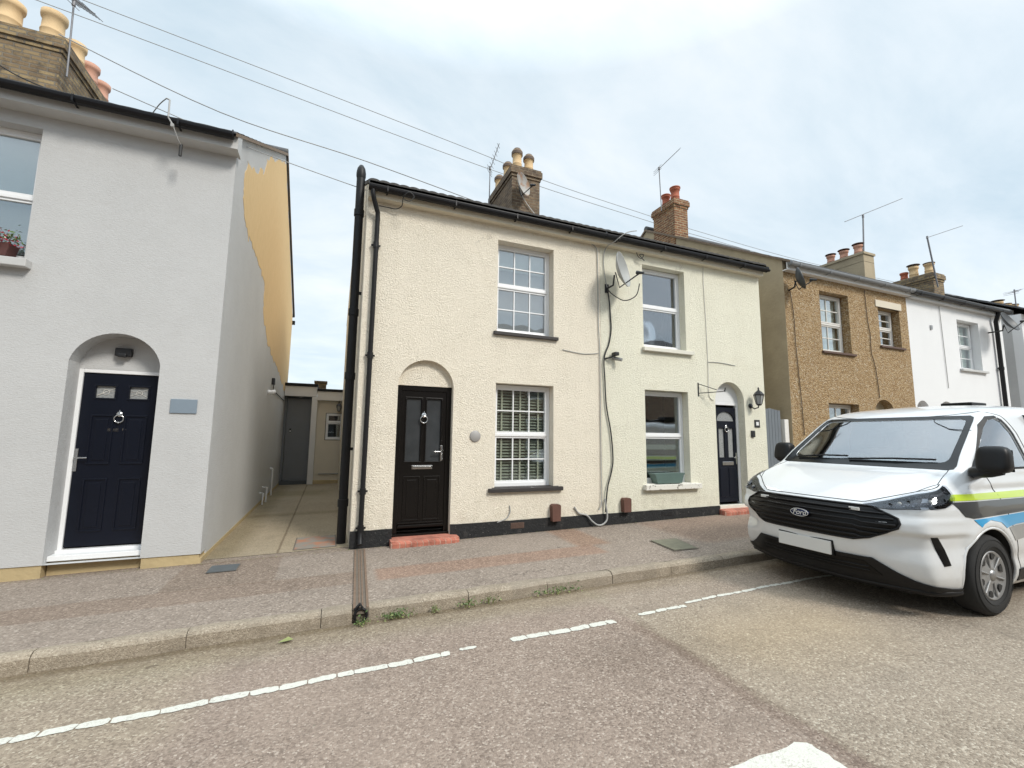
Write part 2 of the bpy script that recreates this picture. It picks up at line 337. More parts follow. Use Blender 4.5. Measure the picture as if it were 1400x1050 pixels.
# ------------------------------------------------------------------ mesh builder
class MB:
    def __init__(s): s.v = []; s.f = []; s.smooth = []
    def add(s, vs, fs, smooth=False):
        o = len(s.v); s.v += [Vector(q) for q in vs]; s.f += [[i + o for i in f] for f in fs]; s.smooth += [smooth] * len(fs); return s
    def box(s, x0, x1, y0, y1, z0, z1, bev=0):
        if x0 > x1: x0, x1 = x1, x0
        if y0 > y1: y0, y1 = y1, y0
        if z0 > z1: z0, z1 = z1, z0
        if not bev:
            vs = [(x, y, z) for z in (z0, z1) for x, y in ((x0, y0), (x1, y0), (x1, y1), (x0, y1))]
            return s.add(vs, [(3, 2, 1, 0), (4, 5, 6, 7), (0, 1, 5, 4), (1, 2, 6, 5), (2, 3, 7, 6), (3, 0, 4, 7)])
        bm = bmesh.new(); bmesh.ops.create_cube(bm, size=1)
        for v in bm.verts: v.co = Vector(((x0 + x1) / 2 + v.co.x * (x1 - x0), (y0 + y1) / 2 + v.co.y * (y1 - y0), (z0 + z1) / 2 + v.co.z * (z1 - z0)))
        bmesh.ops.bevel(bm, geom=bm.edges[:], offset=min(bev, .45 * min(x1 - x0, y1 - y0, z1 - z0)), segments=2, affect='EDGES', profile=.6)
        bm.verts.index_update(); s.add([v.co.copy() for v in bm.verts], [[v.index for v in f.verts] for f in bm.faces]); bm.free(); return s
    def tube(s, pts, r, n=8, cap=True, smooth=True):
        pts = [Vector(p) for p in pts]; rs = r if isinstance(r, (list, tuple)) else [r] * len(pts)
        vs = []; up = None
        for i, p in enumerate(pts):
            t = (pts[min(i + 1, len(pts) - 1)] - pts[max(i - 1, 0)]).normalized()
            if up is None: up = t.orthogonal().normalized()
            a = (up - t * up.dot(t))
            a = a.normalized() if a.length > 1e-6 else t.orthogonal().normalized()
            up = a; c = t.cross(a)
            for k in range(n):
                q = 2 * PI * k / n; vs.append(p + (a * math.cos(q) + c * math.sin(q)) * rs[i])
        fs = [(i * n + k, i * n + (k + 1) % n, (i + 1) * n + (k + 1) % n, (i + 1) * n + k) for i in range(len(pts) - 1) for k in range(n)]
        s.add(vs, fs, smooth)
        if cap: s.add(vs[:n], [list(range(n))[::-1]]); s.add(vs[-n:], [list(range(n))])
        return s
    def lathe(s, prof, c=(0, 0, 0), axis='Z', n=24, smooth=True, sx=1, sy=1, cap=True):
        """prof: (radius, height) list"""
        c = Vector(c); vs = []
        for r_, h in prof:
            for k in range(n):
                a = 2 * PI * k / n; x, y = math.cos(a) * r_ * sx, math.sin(a) * r_ * sy
                vs.append(c + (Vector((x, y, h)) if axis == 'Z' else Vector((x, h, y)) if axis == 'Y' else Vector((h, x, y))))
        m_ = len(prof)
        fs = [(i * n + k, i * n + (k + 1) % n, (i + 1) * n + (k + 1) % n, (i + 1) * n + k) for i in range(m_ - 1) for k in range(n)]
        s.add(vs, fs, smooth)
        for i, rev in ((0, True), (m_ - 1, False)):
            if cap and prof[i][0] > 1e-5: s.add(vs[i * n:(i + 1) * n], [list(range(n))[::-1] if rev else list(range(n))])
        return s
    def prism(s, poly, a, b_, plane='XZ'):
        """poly (u,v) extruded between a and b along the third axis"""
        def P(u, v, t): return {'XZ': (u, t, v), 'YZ': (t, u, v), 'XY': (u, v, t)}[plane]
        n = len(poly); vs = [P(u, v, a) for u, v in poly] + [P(u, v, b_) for u, v in poly]
        tri = geometry.tessellate_polygon([[Vector((u, v, 0)) for u, v in poly]])
        if len(tri) < n - 2: tri = [(0, i, i + 1) for i in range(1, n - 1)]
        fs = [list(t) for t in tri] + [[i + n for i in t[::-1]] for t in tri] + [(i, (i + 1) % n, (i + 1) % n + n, i + n) for i in range(n)]
        return s.add(vs, fs)
    def build(s, name, mat, parent=None, label=None, fix=True, mats=None):
        me = bpy.data.meshes.new(name)
        off = world_loc(parent) if parent else Vector((0, 0, 0))
        me.from_pydata([tuple(v - off) for v in s.v], [], s.f)
        for mm in (mats or [mat]): me.materials.append(MATS[mm])
        if fix:
            bm = bmesh.new(); bm.from_mesh(me); bmesh.ops.recalc_face_normals(bm, faces=bm.faces); bm.to_mesh(me); bm.free()
        me.polygons.foreach_set('use_smooth', s.smooth[:len(me.polygons)] if len(s.smooth) >= len(me.polygons) else [False] * len(me.polygons))
        me.update()
        o = bpy.data.objects.new(name, me); COL.objects.link(o)
        if parent: o.parent = parent
        if label: o['label'] = label
        return o
def world_loc(o):
    v = Vector((0, 0, 0))
    while o: v += o.location; o = o.parent
    return v
def thing(name, label, cat, loc, group=None):
    o = bpy.data.objects.new(name, None); COL.objects.link(o); o.location = loc; o.empty_display_size = .2
    o['label'] = label; o['category'] = cat
    if group: o['group'] = group
    return o
def solo(mb, name, mat, label, cat, loc, group=None):
    """a thing that is a single mesh, origin at loc"""
    loc = Vector(loc); mb.v = [v - loc for v in mb.v]
    o = mb.build(name, mat); o.location = loc; o['label'] = label; o['category'] = cat
    if group: o['group'] = group
    return o
def struct(mb, name, mat, **k):
    o = mb.build(name, mat, **k); o['kind'] = 'structure'; return o
def gz(x):           # the street climbs very gently to the right
    x = max(-8, min(13, x)); return .017 * (x - .5)

def holed(outline, holes, y0, y1):
    """a slab in the XZ plane with holes, between y0 (front) and y1 (back)"""
    cu = bpy.data.curves.new('t', 'CURVE'); cu.dimensions = '2D'; cu.fill_mode = 'BOTH'; cu.extrude = abs(y1 - y0) / 2
    for poly in [outline] + holes:
        sp = cu.splines.new('POLY'); sp.points.add(len(poly) - 1)
        for p_, (x, z) in zip(sp.points, poly): p_.co = (x, z, 0, 1)
        sp.use_cyclic_u = True
    o = bpy.data.objects.new('t', cu); COL.objects.link(o)
    dg = bpy.context.evaluated_depsgraph_get(); me = bpy.data.meshes.new_from_object(o.evaluated_get(dg))
    ym = (y0 + y1) / 2
    mb = MB(); mb.add([(v.co.x, ym + v.co.z, v.co.y) for v in me.vertices], [list(p_.vertices) for p_ in me.polygons])
    bpy.data.objects.remove(o); bpy.data.curves.remove(cu); bpy.data.meshes.remove(me)
    return mb
def rect(x0, x1, z0, z1): return [(x0, z0), (x1, z0), (x1, z1), (x0, z1)]
def arch(x0, x1, z0, zs, za, n=18):
    """door hole with an arched head: springing zs, apex za"""
    w_ = (x1 - x0) / 2; h = za - zs; r_ = (w_ * w_ + h * h) / (2 * h); cx_, cz_ = (x0 + x1) / 2, za - r_
    a0 = math.atan2(zs - cz_, w_)
    pts = [(x0, z0), (x1, z0)]
    for i in range(n + 1):
        a = a0 + (PI - 2 * a0) * i / n; pts.append((cx_ + r_ * math.cos(a), cz_ + r_ * math.sin(a)))
    return pts

D = 6.45        # plane of the house fronts

# ------------------------------------------------------------------ ground
def sheet(name, mat, x0, x1, y0, y1, dz, nx=40, ny=4):
    mb = MB(); vs = []; 
    xs = [x0 + (x1 - x0) * i / nx for i in range(nx + 1)]; ys = [y0 + (y1 - y0) * j / ny for j in range(ny + 1)]
    for y in ys:
        for x in xs: vs.append((x, y, gz(x) + dz))
    fs = [(j * (nx + 1) + i, j * (nx + 1) + i + 1, (j + 1) * (nx + 1) + i + 1, (j + 1) * (nx + 1) + i) for j in range(ny) for i in range(nx)]
    mb.add(vs, fs); return struct(mb, name, mat)
g = MB(); g.add([(-900, -900, -.60), (900, -900, -.60), (900, 900, -.60), (-900, 900, -.60)], [(0, 1, 2, 3)]); struct(g, 'ground', 'alley_concrete')
sheet('road', 'road_surface', -60, 60, -4.0, 4.42, -.11, nx=120)
sheet('pavement', 'pavement_surface', -60, 60, 4.40, 6.60, 0, nx=120)
sheet('far_pavement', 'pavement_surface', -60, 60, -5.7, -4.12, 0, nx=120)
mb = MB()
vs = []; 
for j, y in enumerate((6.60, 16)):
    for i in range(5): x = -1.6 + 2.2 * i / 4; vs.append((x, y, gz(x) + .004 + .0 * j))
mb.add(vs, [(i, i + 1, i + 6, i + 5) for i in range(4)]); struct(mb, 'alley_path', 'alley_concrete')
mb = MB(); mb.add([(8.1, 6.6, gz(8.5)), (9.0, 6.6, gz(8.5)), (9.0, 16, gz(8.5)), (8.1, 16, gz(8.5))], [(0, 1, 2, 3)]); struct(mb, 'side_path', 'alley_concrete')
# kerb: weathered stones with joints, one sheet of structure
def kerb(y, s, name):
    mb = MB(); jm = MB()
    x = -20.0
    while x < 24:
        ln = rnd.uniform(.78, .98); x1 = x + ln - .006
        if s > 0 and x < .30 < x1: x1 = .27
        dx = rnd.uniform(-.006, .006); dzz = rnd.uniform(-.006, .006)
        prof = [(-.012, -.16), (-.006, -.02), (.012, 0), (.04, .012), (.085, .012), (.125, .006), (.125, -.16)]
        nseg = 6; vs = []
        for i in range(nseg + 1):
            xx = x + (x1 - x) * i / nseg; en = .007 if i in (0, nseg) else 0
            for (py, pz) in prof:
                wob = noise.noise(Vector((xx * 3, py * 9, 4))) * .008
                vs.append((xx, y + s * (py + dx + wob + en * (py < .03)), gz(xx) + pz + dzz + wob - en * .6 * (pz > -.1)))
        n_ = len(prof)
        fs = [(i * n_ + k, i * n_ + k + 1, (i + 1) * n_ + k + 1, (i + 1) * n_ + k) for i in range(nseg) for k in range(n_ - 1)]
        fs += [list(range(n_)), [nseg * n_ + k for k in range(n_)][::-1]]
        mb.add(vs, fs)
        x = (x + ln) if not (s > 0 and x < .30 < x + ln) else .41
    o = struct(mb, name, 'kerb_stone')
    mb2 = MB(); mb2.box(-20, 24, y + s * .02, y + s * .12, -.6, -.20)
    vs = []; K = 60
    for i in range(K + 1):
        xx = -20 + 44 * i / K
        for (py, pz) in ((.012, -.2), (.012, -.014), (.12, -.014), (.12, -.2)): vs.append((xx, y + s * py, gz(xx) + pz))
    mb2.add(vs, [(i * 4 + k, i * 4 + k + 1, (i + 1) * 4 + k + 1, (i + 1) * 4 + k) for i in range(K) for k in range(3)])
    struct(mb2, 'kerb_joint', 'joint_dark')
kerb(4.27, 1, 'kerb'); kerb(-4.0, -1, 'far_kerb')

# painted markings, worn and cracked
def worn_line(name, x0, x1, y, wd, seed):
    q = random.Random(seed); mb = MB(); x = x0
    while x < x1 - .03:
        ln = q.uniform(.10, .24); xe = min(x1, x + ln)
        n_ = 8; top = []; bot = []
        sk = q.uniform(-.01, .01)
        for i in range(n_ + 1):
            xx = x + (xe - x) * i / n_; yy = y + .012 * math.sin(xx * 1.7) + .006 * math.sin(xx * 9)
            en = .010 if i in (0, n_) else 0
            top.append((xx + sk * .5, yy + wd / 2 - en + q.uniform(-.006, .005))); bot.append((xx - sk * .5, yy - wd / 2 + en + q.uniform(-.005, .006)))
        vs = [(a, c_, gz(a) - .106) for a, c_ in top] + [(a, c_, gz(a) - .106) for a, c_ in bot]
        mb.add(vs, [(i, i + 1, n_ + 1 + i + 1, n_ + 1 + i) for i in range(n_)])
        x = xe + q.uniform(.004, .012)
    return struct(mb, name, 'road_paint')
worn_line('bay_line', -9.5, -1.75, 3.36, .075, 1); worn_line('bay_line', -1.72, .92, 3.41, .066, 2); worn_line('bay_line', 1.0, 1.14, 3.44, .04, 3)
worn_line('bay_line', 1.42, 2.38, 3.44, .07, 4); worn_line('bay_line', 2.66, 3.2, 3.48, .05, 5); worn_line('bay_line', 3.25, 6.2, 3.54, .045, 6)
q = random.Random(5); mb = MB(); poly = []
for (xa, ya), (xb, yb) in (((.9, 1.76), (2.41, 1.79)), ((2.41, 1.79), (2.44, 1.22)), ((2.44, 1.22), (.9, 1.2)), ((.9, 1.2), (.9, 1.76))):
    for i in range(24):
        t = i / 24; poly.append((xa + (xb - xa) * t + q.uniform(-.008, .008) - (.05 if (xa, ya) == (2.41, 1.79) and i < 1 else 0), ya + (yb - ya) * t + q.uniform(-.009, .009)))
tri = geometry.tessellate_polygon([[Vector((a, c_, 0)) for a, c_ in poly]])
mb.add([(a, c_, gz(a) - .105) for a, c_ in poly], [list(t) for t in tri]); struct(mb, 'centre_line', 'road_paint')

# ------------------------------------------------------------------ house pieces
def window(house, x0, x1, z0, z1, yf, style='plain', blind=None, glassm='window_glass', mid=None, frame_mat='upvc', rows=2, cols=3, fw=.05, label=None, sash_off=.02):
    """casement/sash window: frame (the part), panes, bars, blind"""
    mid = mid or (z0 + z1) / 2
    f = MB()
    f.box(x0, x0 + fw, yf, yf + .07, z0, z1, .006); f.box(x1 - fw, x1, yf, yf + .07, z0, z1, .006)
    f.box(x0 + fw, x1 - fw, yf + .001, yf + .07, z1 - fw, z1, .006); f.box(x0 + fw, x1 - fw, yf + .001, yf + .07, z0, z0 + fw * 1.3, .006)
    f.box(x0 + fw, x1 - fw, yf - .004, yf + .07, mid - .022, mid + .022, .006)
    s = .03
    for (a, c_, off) in ((z0 + fw * 1.3, mid - .022, .012), (mid + .022, z1 - fw, .002 if style != 'sash' else -.012)):
        ya = yf + off
        f.box(x0 + fw, x0 + fw + s, ya, yf + .06, a, c_, .004); f.box(x1 - fw - s, x1 - fw, ya, yf + .06, a, c_, .004)
        f.box(x0 + fw + s, x1 - fw - s, ya + .001, yf + .06, a, a + s, .004); f.box(x0 + fw + s, x1 - fw - s, ya + .001, yf + .06, c_ - s, c_, .004)
        if style != 'plain':
            xa, xb, za, zb = x0 + fw + s, x1 - fw - s, a + s, c_ - s
            for i in range(1, cols): xx = xa + (xb - xa) * i / cols; f.box(xx - .009, xx + .009, yf + .018, yf + .05, za, zb)
            for j in range(1, rows): zz = za + (zb - za) * j / rows; f.box(xa, xb, yf + .019, yf + .049, zz - .009, zz + .009)
    o = f.build('window', frame_mat, house, label)
    for (a, c_) in ((z0 + fw + s, mid - .03), (mid + .03, z1 - fw - s)):
        g_ = MB(); g_.box(x0 + fw + s - .01, x1 - fw - s + .01, yf + .033, yf + .037, a, c_); g_.build('pane', glassm, o)
    return o
def slats(win, x0, x1, z0, z1, y, mat='blind_slat', pitch=.042, tapes=(), tilt=.4, cordm='cord_cream'):
    mb = MB(); z = z0
    while z < z1:
        d_ = .022; c_, s_ = math.cos(tilt), math.sin(tilt)
        vs = []
        for x in (x0, x1):
            for (dy, dz) in ((-d_ * c_, -d_ * s_), (d_ * c_, d_ * s_), (d_ * c_, d_ * s_ + .002), (-d_ * c_, -d_ * s_ + .002)): vs.append((x, y + dy, z + dz))
        mb.add(vs, [(0, 1, 5, 4), (1, 2, 6, 5), (2, 3, 7, 6), (3, 0, 4, 7), (0, 3, 2, 1), (4, 5, 6, 7)]); z += pitch
    mb.build('blind', mat, win)
    for t in tapes:
        m2 = MB(); m2.box(t - .014, t + .014, y - .032, y - .029, z0, z1); m2.build('blind_tape', cordm, win)
def sill(win, x0, x1, ztop, h=.07, out=.07, mat='sill_black', yin=D + .17):
    mb = MB(); mb.box(x0, x1, D - out, D + .0, ztop - h, ztop, .008); mb.box(x0 + .06, x1 - .06, D - .005, yin, ztop - h * .8, ztop + .008, .004)
    mb.build('sill', mat, win)
def roof(house, x0, x1, y0, z0, y1, z1, mat='roof_tile', roll=.14, amp=.018, back=None, name='roof'):
    """front slope from eave to ridge, rolled tiles in stepped courses, plus a plain back slope"""
    mb = MB(); nx = max(2, int((x1 - x0) / (roll / 5))); courses = max(3, int(math.hypot(y1 - y0, z1 - z0) / .33))
    for c_ in range(courses):
        ta, tb = c_ / courses, (c_ + 1) / courses + .015; vs = []
        for (t, lift) in ((ta, .022), (ta, 0.0), (tb, -.0)):
            for i in range(nx + 1):
                x = x0 + (x1 - x0) * i / nx; ph = (x - x0) / roll * 2 * PI
                a_ = amp * (abs(math.sin(ph / 2)) ** .6) if amp else 0
                j = 0.004 * noise.noise(Vector((x * 2, c_, 0)))
                vs.append((x, y0 + (y1 - y0) * t, z0 + (z1 - z0) * t + a_ * (1 if lift or t == tb else .2) + lift + j + (.0 if t != tb else .004)))
        n_ = nx + 1
        mb.add(vs, [(n_ + i, n_ + i + 1, i + 1, i) for i in range(nx)] + [(i, i + 1, 2 * n_ + i + 1, 2 * n_ + i) for i in range(nx)])
    yb = back or (2 * y1 - y0)
    zb = z1 - (z1 - z0) * (yb - y1) / (y1 - y0)
    th = .05
    mb.add([(x0, y1, z1 + .02), (x1, y1, z1 + .02), (x1, yb, zb), (x0, yb, zb), (x0, y1, z1 - th), (x1, y1, z1 - th), (x1, yb, zb - th), (x0, yb, zb - th)], [(0, 1, 2, 3), (7, 6, 5, 4), (0, 3, 7, 4), (1, 5, 6, 2), (3, 2, 6, 7)])
    mb.add([(x0, y0, z0 - .03), (x1, y0, z0 - .03), (x1, y1, z1 - th), (x0, y1, z1 - th), (x0, y0, z0 + .01), (x1, y0, z0 + .01), (x1, y1, z1), (x0, y1, z1)], [(0, 1, 2, 3), (0, 3, 7, 4), (1, 5, 6, 2)])
    mb.tube([(x0, y1, z1 + .03), (x1, y1, z1 + .03)], .09, 10)
    return mb.build(name, mat, house, fix=False)
def gutter(house, x0, x1, y, z, mat='gutter_plastic', brackets=1.0, r=.06):
    mb = MB(); n_ = 8; prof = []
    for k in range(n_ + 1):
        a = PI + PI * k / n_; prof.append((y + r * math.cos(a), z + r * math.sin(a)))
    prof = [(y - r, z + .012)] + prof + [(y + r, z + .012)] + [(y + (r - .006) * math.cos(PI + PI * k / n_), z + (r - .006) * math.sin(PI + PI * k / n_)) for k in range(n_, -1, -1)]
    m_ = len(prof); vs = [(x0, a, c_) for a, c_ in prof] + [(x1, a, c_) for a, c_ in prof]
    mb.add(vs, [(k, (k + 1) % m_, (k + 1) % m_ + m_, k + m_) for k in range(m_)])
    for x in (x0, x1): mb.lathe([(.001, -.004), (r + .003, -.004), (r + .003, .004), (.001, .004)], (x, y, z), 'X', 20)
    o = mb.build('gutter', mat, house)
    x = x0 + .25
    while x < x1 - .1:
        b_ = MB(); b_.box(x - .010, x + .010, y - r - .005, y + r + .03, z - r - .005, z - r + .004); b_.box(x - .010, x + .010, y - r - .005, y - r - .001, z - r, z + .016)
        b_.build('gutter_bracket', mat, o); x += brackets
    # union joints
    return o
def pot(ch, x, y, z, h, r, mat='clay_pot', rim='clay_pot_dark', cowl=None):
    mb = MB()
    mb.lathe([(r * 1.02, 0), (r, .03), (r * .95, h * .28), (r * 1.0, h * .30), (r * 1.0, h * .34), (r * .93, h * .36), (r * .90, h * .76), (r * 1.06, h * .80), (r * 1.1, h * .86), (r * 1.1, h), (r * .88, h), (r * .85, h * .8), (.001, h * .8)], (x, y, z), 'Z', 24)
    o = mb.build('chimney_pot', mat, ch)
    m2 = MB()
    if cowl == 'dome': m2.lathe([(r * 1.16, h * .80), (r * 1.18, h * .95), (r * 1.02, h * 1.03), (r * .7, h * 1.14), (r * .3, h * 1.19), (.001, h * 1.2)], (x, y, z), 'Z', 24)
    elif cowl == 'disc':
        m2.lathe([(.001, h * 1.20), (r * 1.35, h * 1.17), (r * 1.4, h * 1.14), (.001, h * 1.13)], (x, y, z), 'Z', 24)
        for k in range(4): a = k * PI / 2 + .4; m2.tube([(x + r * .9 * math.cos(a), y + r * .9 * math.sin(a), z + h * .97), (x + r * .9 * math.cos(a), y + r * .9 * math.sin(a), z + h * 1.15)], .008, 5)
    elif cowl == 'rim': m2.lathe([(r * 1.12, h * .93), (r * 1.22, h * .96), (r * 1.2, h * 1.02), (r * .9, h * 1.03), (r * .86, h * .9)], (x, y, z), 'Z', 24)
    if m2.v:
        m2.v = m2.v; m2.build('pot_cowl', rim, ch)
def chimney(house, x0, x1, y0, y1, zb, zt, mat, pots, cap=.0, capmat=None, steps=True):
    mb = MB(); mb.box(x0, x1, y0, y1, zb, zt - .26)
    if steps:
        mb.box(x0 - .02, x1 + .02, y0 - .02, y1 + .02, zt - .262, zt - .19); mb.box(x0 - .05, x1 + .05, y0 - .05, y1 + .05, zt - .192, zt - .05)
        mb.box(x0 - .03, x1 + .03, y0 - .03, y1 + .03, zt - .052, zt)
    else: mb.box(x0, x1, y0, y1, zt - .27, zt - .06); mb.box(x0 - .03, x1 + .03, y0 - .03, y1 + .03, zt - .062, zt)
    o = mb.build('chimney', mat, house)
    fl = MB(); fl.box(x0 + .02, x1 - .02, y0 + .02, y1 - .02, zt - .001, zt + .03, .02); fl.build('chimney_cap', capmat or 'mortar', o)
    for p_ in pots: pot(o, *p_)
    return o
def body(house, x0, x1, y0, y1, zg, ze, yr, zr, mat, gable_mat=None, name='side_wall', gd=.08):
    """side, back and gable walls behind the front wall"""
    sl_ = (zr - ze - gd) / (yr - 6.27); zf = ze + gd + (y0 - 6.27) * sl_; zk = max(ze, zr - (y1 - yr) * sl_)
    for (xa, xb) in ((x0, x0 + .22), (x1 - .22, x1)):
        mb = MB(); mb.prism([(y0 - .22 if xa == x1 - .22 and 0 else y0, zg), (y1, zg), (y1, zk), (yr, zr), (y0, zf)], xa, xb, 'YZ')
        mb.prism([(6.46, ze - .1), (y0, ze - .1), (y0, zf), (6.46, ze + gd + .19 * sl_)], xa + .002, xb - .002, 'YZ'); mb.build(name, gable_mat or mat, house)
    mb = MB(); mb.box(x0 + .22, x1 - .22, y1 - .22, y1, zg, ze); mb.build('back_wall', mat, house)
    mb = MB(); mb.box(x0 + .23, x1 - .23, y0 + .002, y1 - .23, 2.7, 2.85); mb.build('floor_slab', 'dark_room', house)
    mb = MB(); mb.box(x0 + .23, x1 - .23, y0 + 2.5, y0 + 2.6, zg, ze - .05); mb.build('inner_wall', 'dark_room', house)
def dish(parent_thing, c, r, aim, mat, lnb='black_plastic', sx=.9):
    """satellite dish on a wall bracket; c centre of the bowl, aim = direction vector"""
    aim = Vector(aim).normalized(); rot = aim.to_track_quat('Z', 'Y').to_matrix(); c = Vector(c)
    mb = MB(); prof = [(.001, 0)] + [(r * t, r * .32 * t * t) for t in (.2, .4, .6, .8, 1)] + [(r * 1.02, r * .32 + .006), (r, r * .32 - .012)] + [(r * t, r * .32 * t * t - .012) for t in (.8, .5, .2)] + [(.001, -.012)]
    mb.lathe(prof, (0, 0, 0), 'Z', 32, sx=sx); mb.v = [c + rot @ v for v in mb.v]; mb.build('bowl', mat, parent_thing)
    f = c + aim * r * 1.25 - Vector((0, 0, r * .55)); lo = c + rot @ Vector((0, 0, 0)) - Vector((0, 0, r * .95))
    m2 = MB(); m2.tube([c - aim * .05, lo + aim * .02, f], .012, 6); m2.build('feed_arm', lnb, parent_thing)
    m3 = MB(); d_ = (c - f).normalized(); m3.tube([f - d_ * .06, f, f + d_ * .05, f + d_ * .07], [.02, .025, .032, .03], 10); m3.build('receiver', lnb, parent_thing)
def aerial(name, label, base, top, boom_a, boom_b, els, elen, mat='aerial_metal', group='television aerials on the chimneys', r=.014):
    t = thing(name, label, 'aerial', base, group)
    mb = MB(); mb.tube([base, top], r, 8); mb.build('mast', mat, t)
    a, b_ = Vector(boom_a), Vector(boom_b); d_ = (b_ - a).normalized(); s_ = d_.cross(Vector((0, 0, 1))).normalized()
    m2 = MB(); m2.tube([a, b_], .010, 6)
    m2.tube([Vector(top) - Vector((0, 0, .03)), Vector(top) + Vector((0, 0, .05))], .028, 8); m2.build('boom', mat, t)
    if els:
        m3 = MB()
        for i in range(els):
            p_ = a + (b_ - a) * ((i + .4) / els); l_ = elen * (1 - .35 * i / els); m3.tube([p_ - s_ * l_ / 2, p_ + s_ * l_ / 2], .005, 5)
        for k in (-1, 0, 1): m3.tube([a + Vector((0, 0, .06 * k)) - s_ * elen * .6, a + Vector((0, 0, .06 * k)) + s_ * elen * .6], .005, 5)
        m3.build('elements', mat, t)
    return t
def cable(name, pts, r, mat, label, sag=0, group=None, n=24, cat='cable'):
    P_ = []
    if len(pts) == 2:
        a, b_ = Vector(pts[0]), Vector(pts[1])
        P_ = [a.lerp(b_, i / n) - Vector((0, 0, sag * 4 * (i / n) * (1 - i / n))) for i in range(n + 1)]
    else:
        pts = [Vector(p_) for p_ in pts]
        for i in range(len(pts) - 1):
            p0, p1, p2, p3 = pts[max(i - 1, 0)], pts[i], pts[i + 1], pts[min(i + 2, len(pts) - 1)]
            for k in range(6):
                t = k / 6; P_.append(.5 * ((2 * p1) + (-p0 + p2) * t + (2 * p0 - 5 * p1 + 4 * p2 - p3) * t * t + (-p0 + 3 * p1 - 3 * p2 + p3) * t ** 3))
        P_.append(pts[-1])
    mb = MB(); mb.tube(P_, r, 6); return solo(mb, name, mat, label, cat, P_[0], group)

# ================================================================== CREAM HOUSE (centre left)
def eaves(house, x0, x1, zs, soffit='soffit_paint', fascia='gutter_plastic', gut='gutter_plastic', gz_=None, out=.2, fh=.15, gx0=0, gx1=0):
    out = .10; fascia = soffit
    mb = MB(); mb.box(x0, x1, D - out, D - .001, zs - .02, zs); mb.build('soffit', soffit, house)
    mb = MB(); mb.box(x0, x1, D - out - .02, D - out, zs - .02, zs + fh); mb.build('fascia', fascia, house)
    gutter(house, x0 - gx0, x1 + gx1, D - out - .085, zs + fh - .045 if gz_ is None else gz_, gut)
def downpipe(house, pts, r, mat='pipe_paint', collars=(), name='downpipe'):
    mb = MB(); mb.tube(pts, r, 12)
    for (x, y, z) in collars: mb.tube([(x, y, z - .04), (x, y, z + .04)], r * 1.22, 12); mb.box(x - r * 1.9, x + r * 1.9, y + r * .3, y + r * 1.0, z - .012, z + .012)
    return mb.build(name, mat, house)

cream = thing('terraced_house', 'cream rough-rendered house with black panelled front door and barred white windows', 'house', (2.3, 6.45, 0), 'terraced houses along the street')
wh = [arch(.87, 1.68, -.3, 2.24, 2.60), rect(2.35, 3.35, .72, 2.33), rect(2.35, 3.35, 3.13, 4.65)]
wh[0] = [(a, c_ if c_ > 0 else -.2) for a, c_ in wh[0]]
mb = holed([(.33, -.25), (4.268, -.25), (4.268, 4.95), (.33, 4.95)], wh, D, D + .22); mb.build('front_wall', 'cream_render', cream, fix=False)
body(cream, .33, 4.268, D + .22, 15.0, -.25, 4.95, 10.8, 7.36, 'cream_render')
mb = MB(); mb.box(.87, 1.68, D + .085, D + .20, 2.225, 2.62); mb.build('tympanum', 'cream_render', cream)
def plinth(house, x0, x1, pr=.014, h=lambda x: .225 + .0065 * x):
    mb = MB(); n_ = max(2, int((x1 - x0) / .12)); 
    top = [(x0 + (x1 - x0) * i / n_, h(x0 + (x1 - x0) * i / n_) + .006 * noise.noise(Vector((i * .7, x0, 0)))) for i in range(n_ + 1)]
    mb.prism([(x1, -.3), (x0, -.3)] + top, D - pr, D + .01, 'XZ'); mb.build('plinth', 'black_plinth_paint', house)
plinth(cream, .322, .868); plinth(cream, 1.682, 4.268)
for (a, c_, z0) in ((2.62, 2.84, .12),):
    mb = MB(); mb.box(a, c_, D - .017, D - .013, z0, z0 + .085); 
    for k in range(5): mb.box(a + .015, c_ - .015, D - .021, D - .016, z0 + .01 + k * .015, z0 + .017 + k * .015)
    mb.build('air_brick', 'brown_sill', cream)
eaves(cream, .33, 4.266, 4.90, gx0=0, gx1=0)
roof(cream, .33, 4.266, 6.265, 5.085, 10.8, 7.48)
w1 = window(cream, 2.35, 3.35, 3.14, 4.65, D + .16, 'bars', glassm='upper_glass', mid=3.94)
sill(w1, 2.29, 3.42, 3.14, .055, .05)
mb = MB(); mb.box(2.42, 3.28, D + .26, D + .27, 4.25, 4.6); mb.build('roller_blind', 'blind_pale', w1)
mb = MB(); mb.box(2.42, 3.28, D + .30, D + .31, 3.2, 4.3); mb.build('curtain', 'net_curtain', w1)
w2 = window(cream, 2.35, 3.35, .725, 2.32, D + .145, 'bars', mid=1.53)
sill(w2, 2.25, 3.50, .725, .06, .06)
for (za, zb) in ((.82, 1.47), (1.60, 2.24)): slats(w2, 2.44, 3.27, za, zb, D + .235, tapes=(2.53, 2.85, 3.17), tilt=.75, pitch=.047)
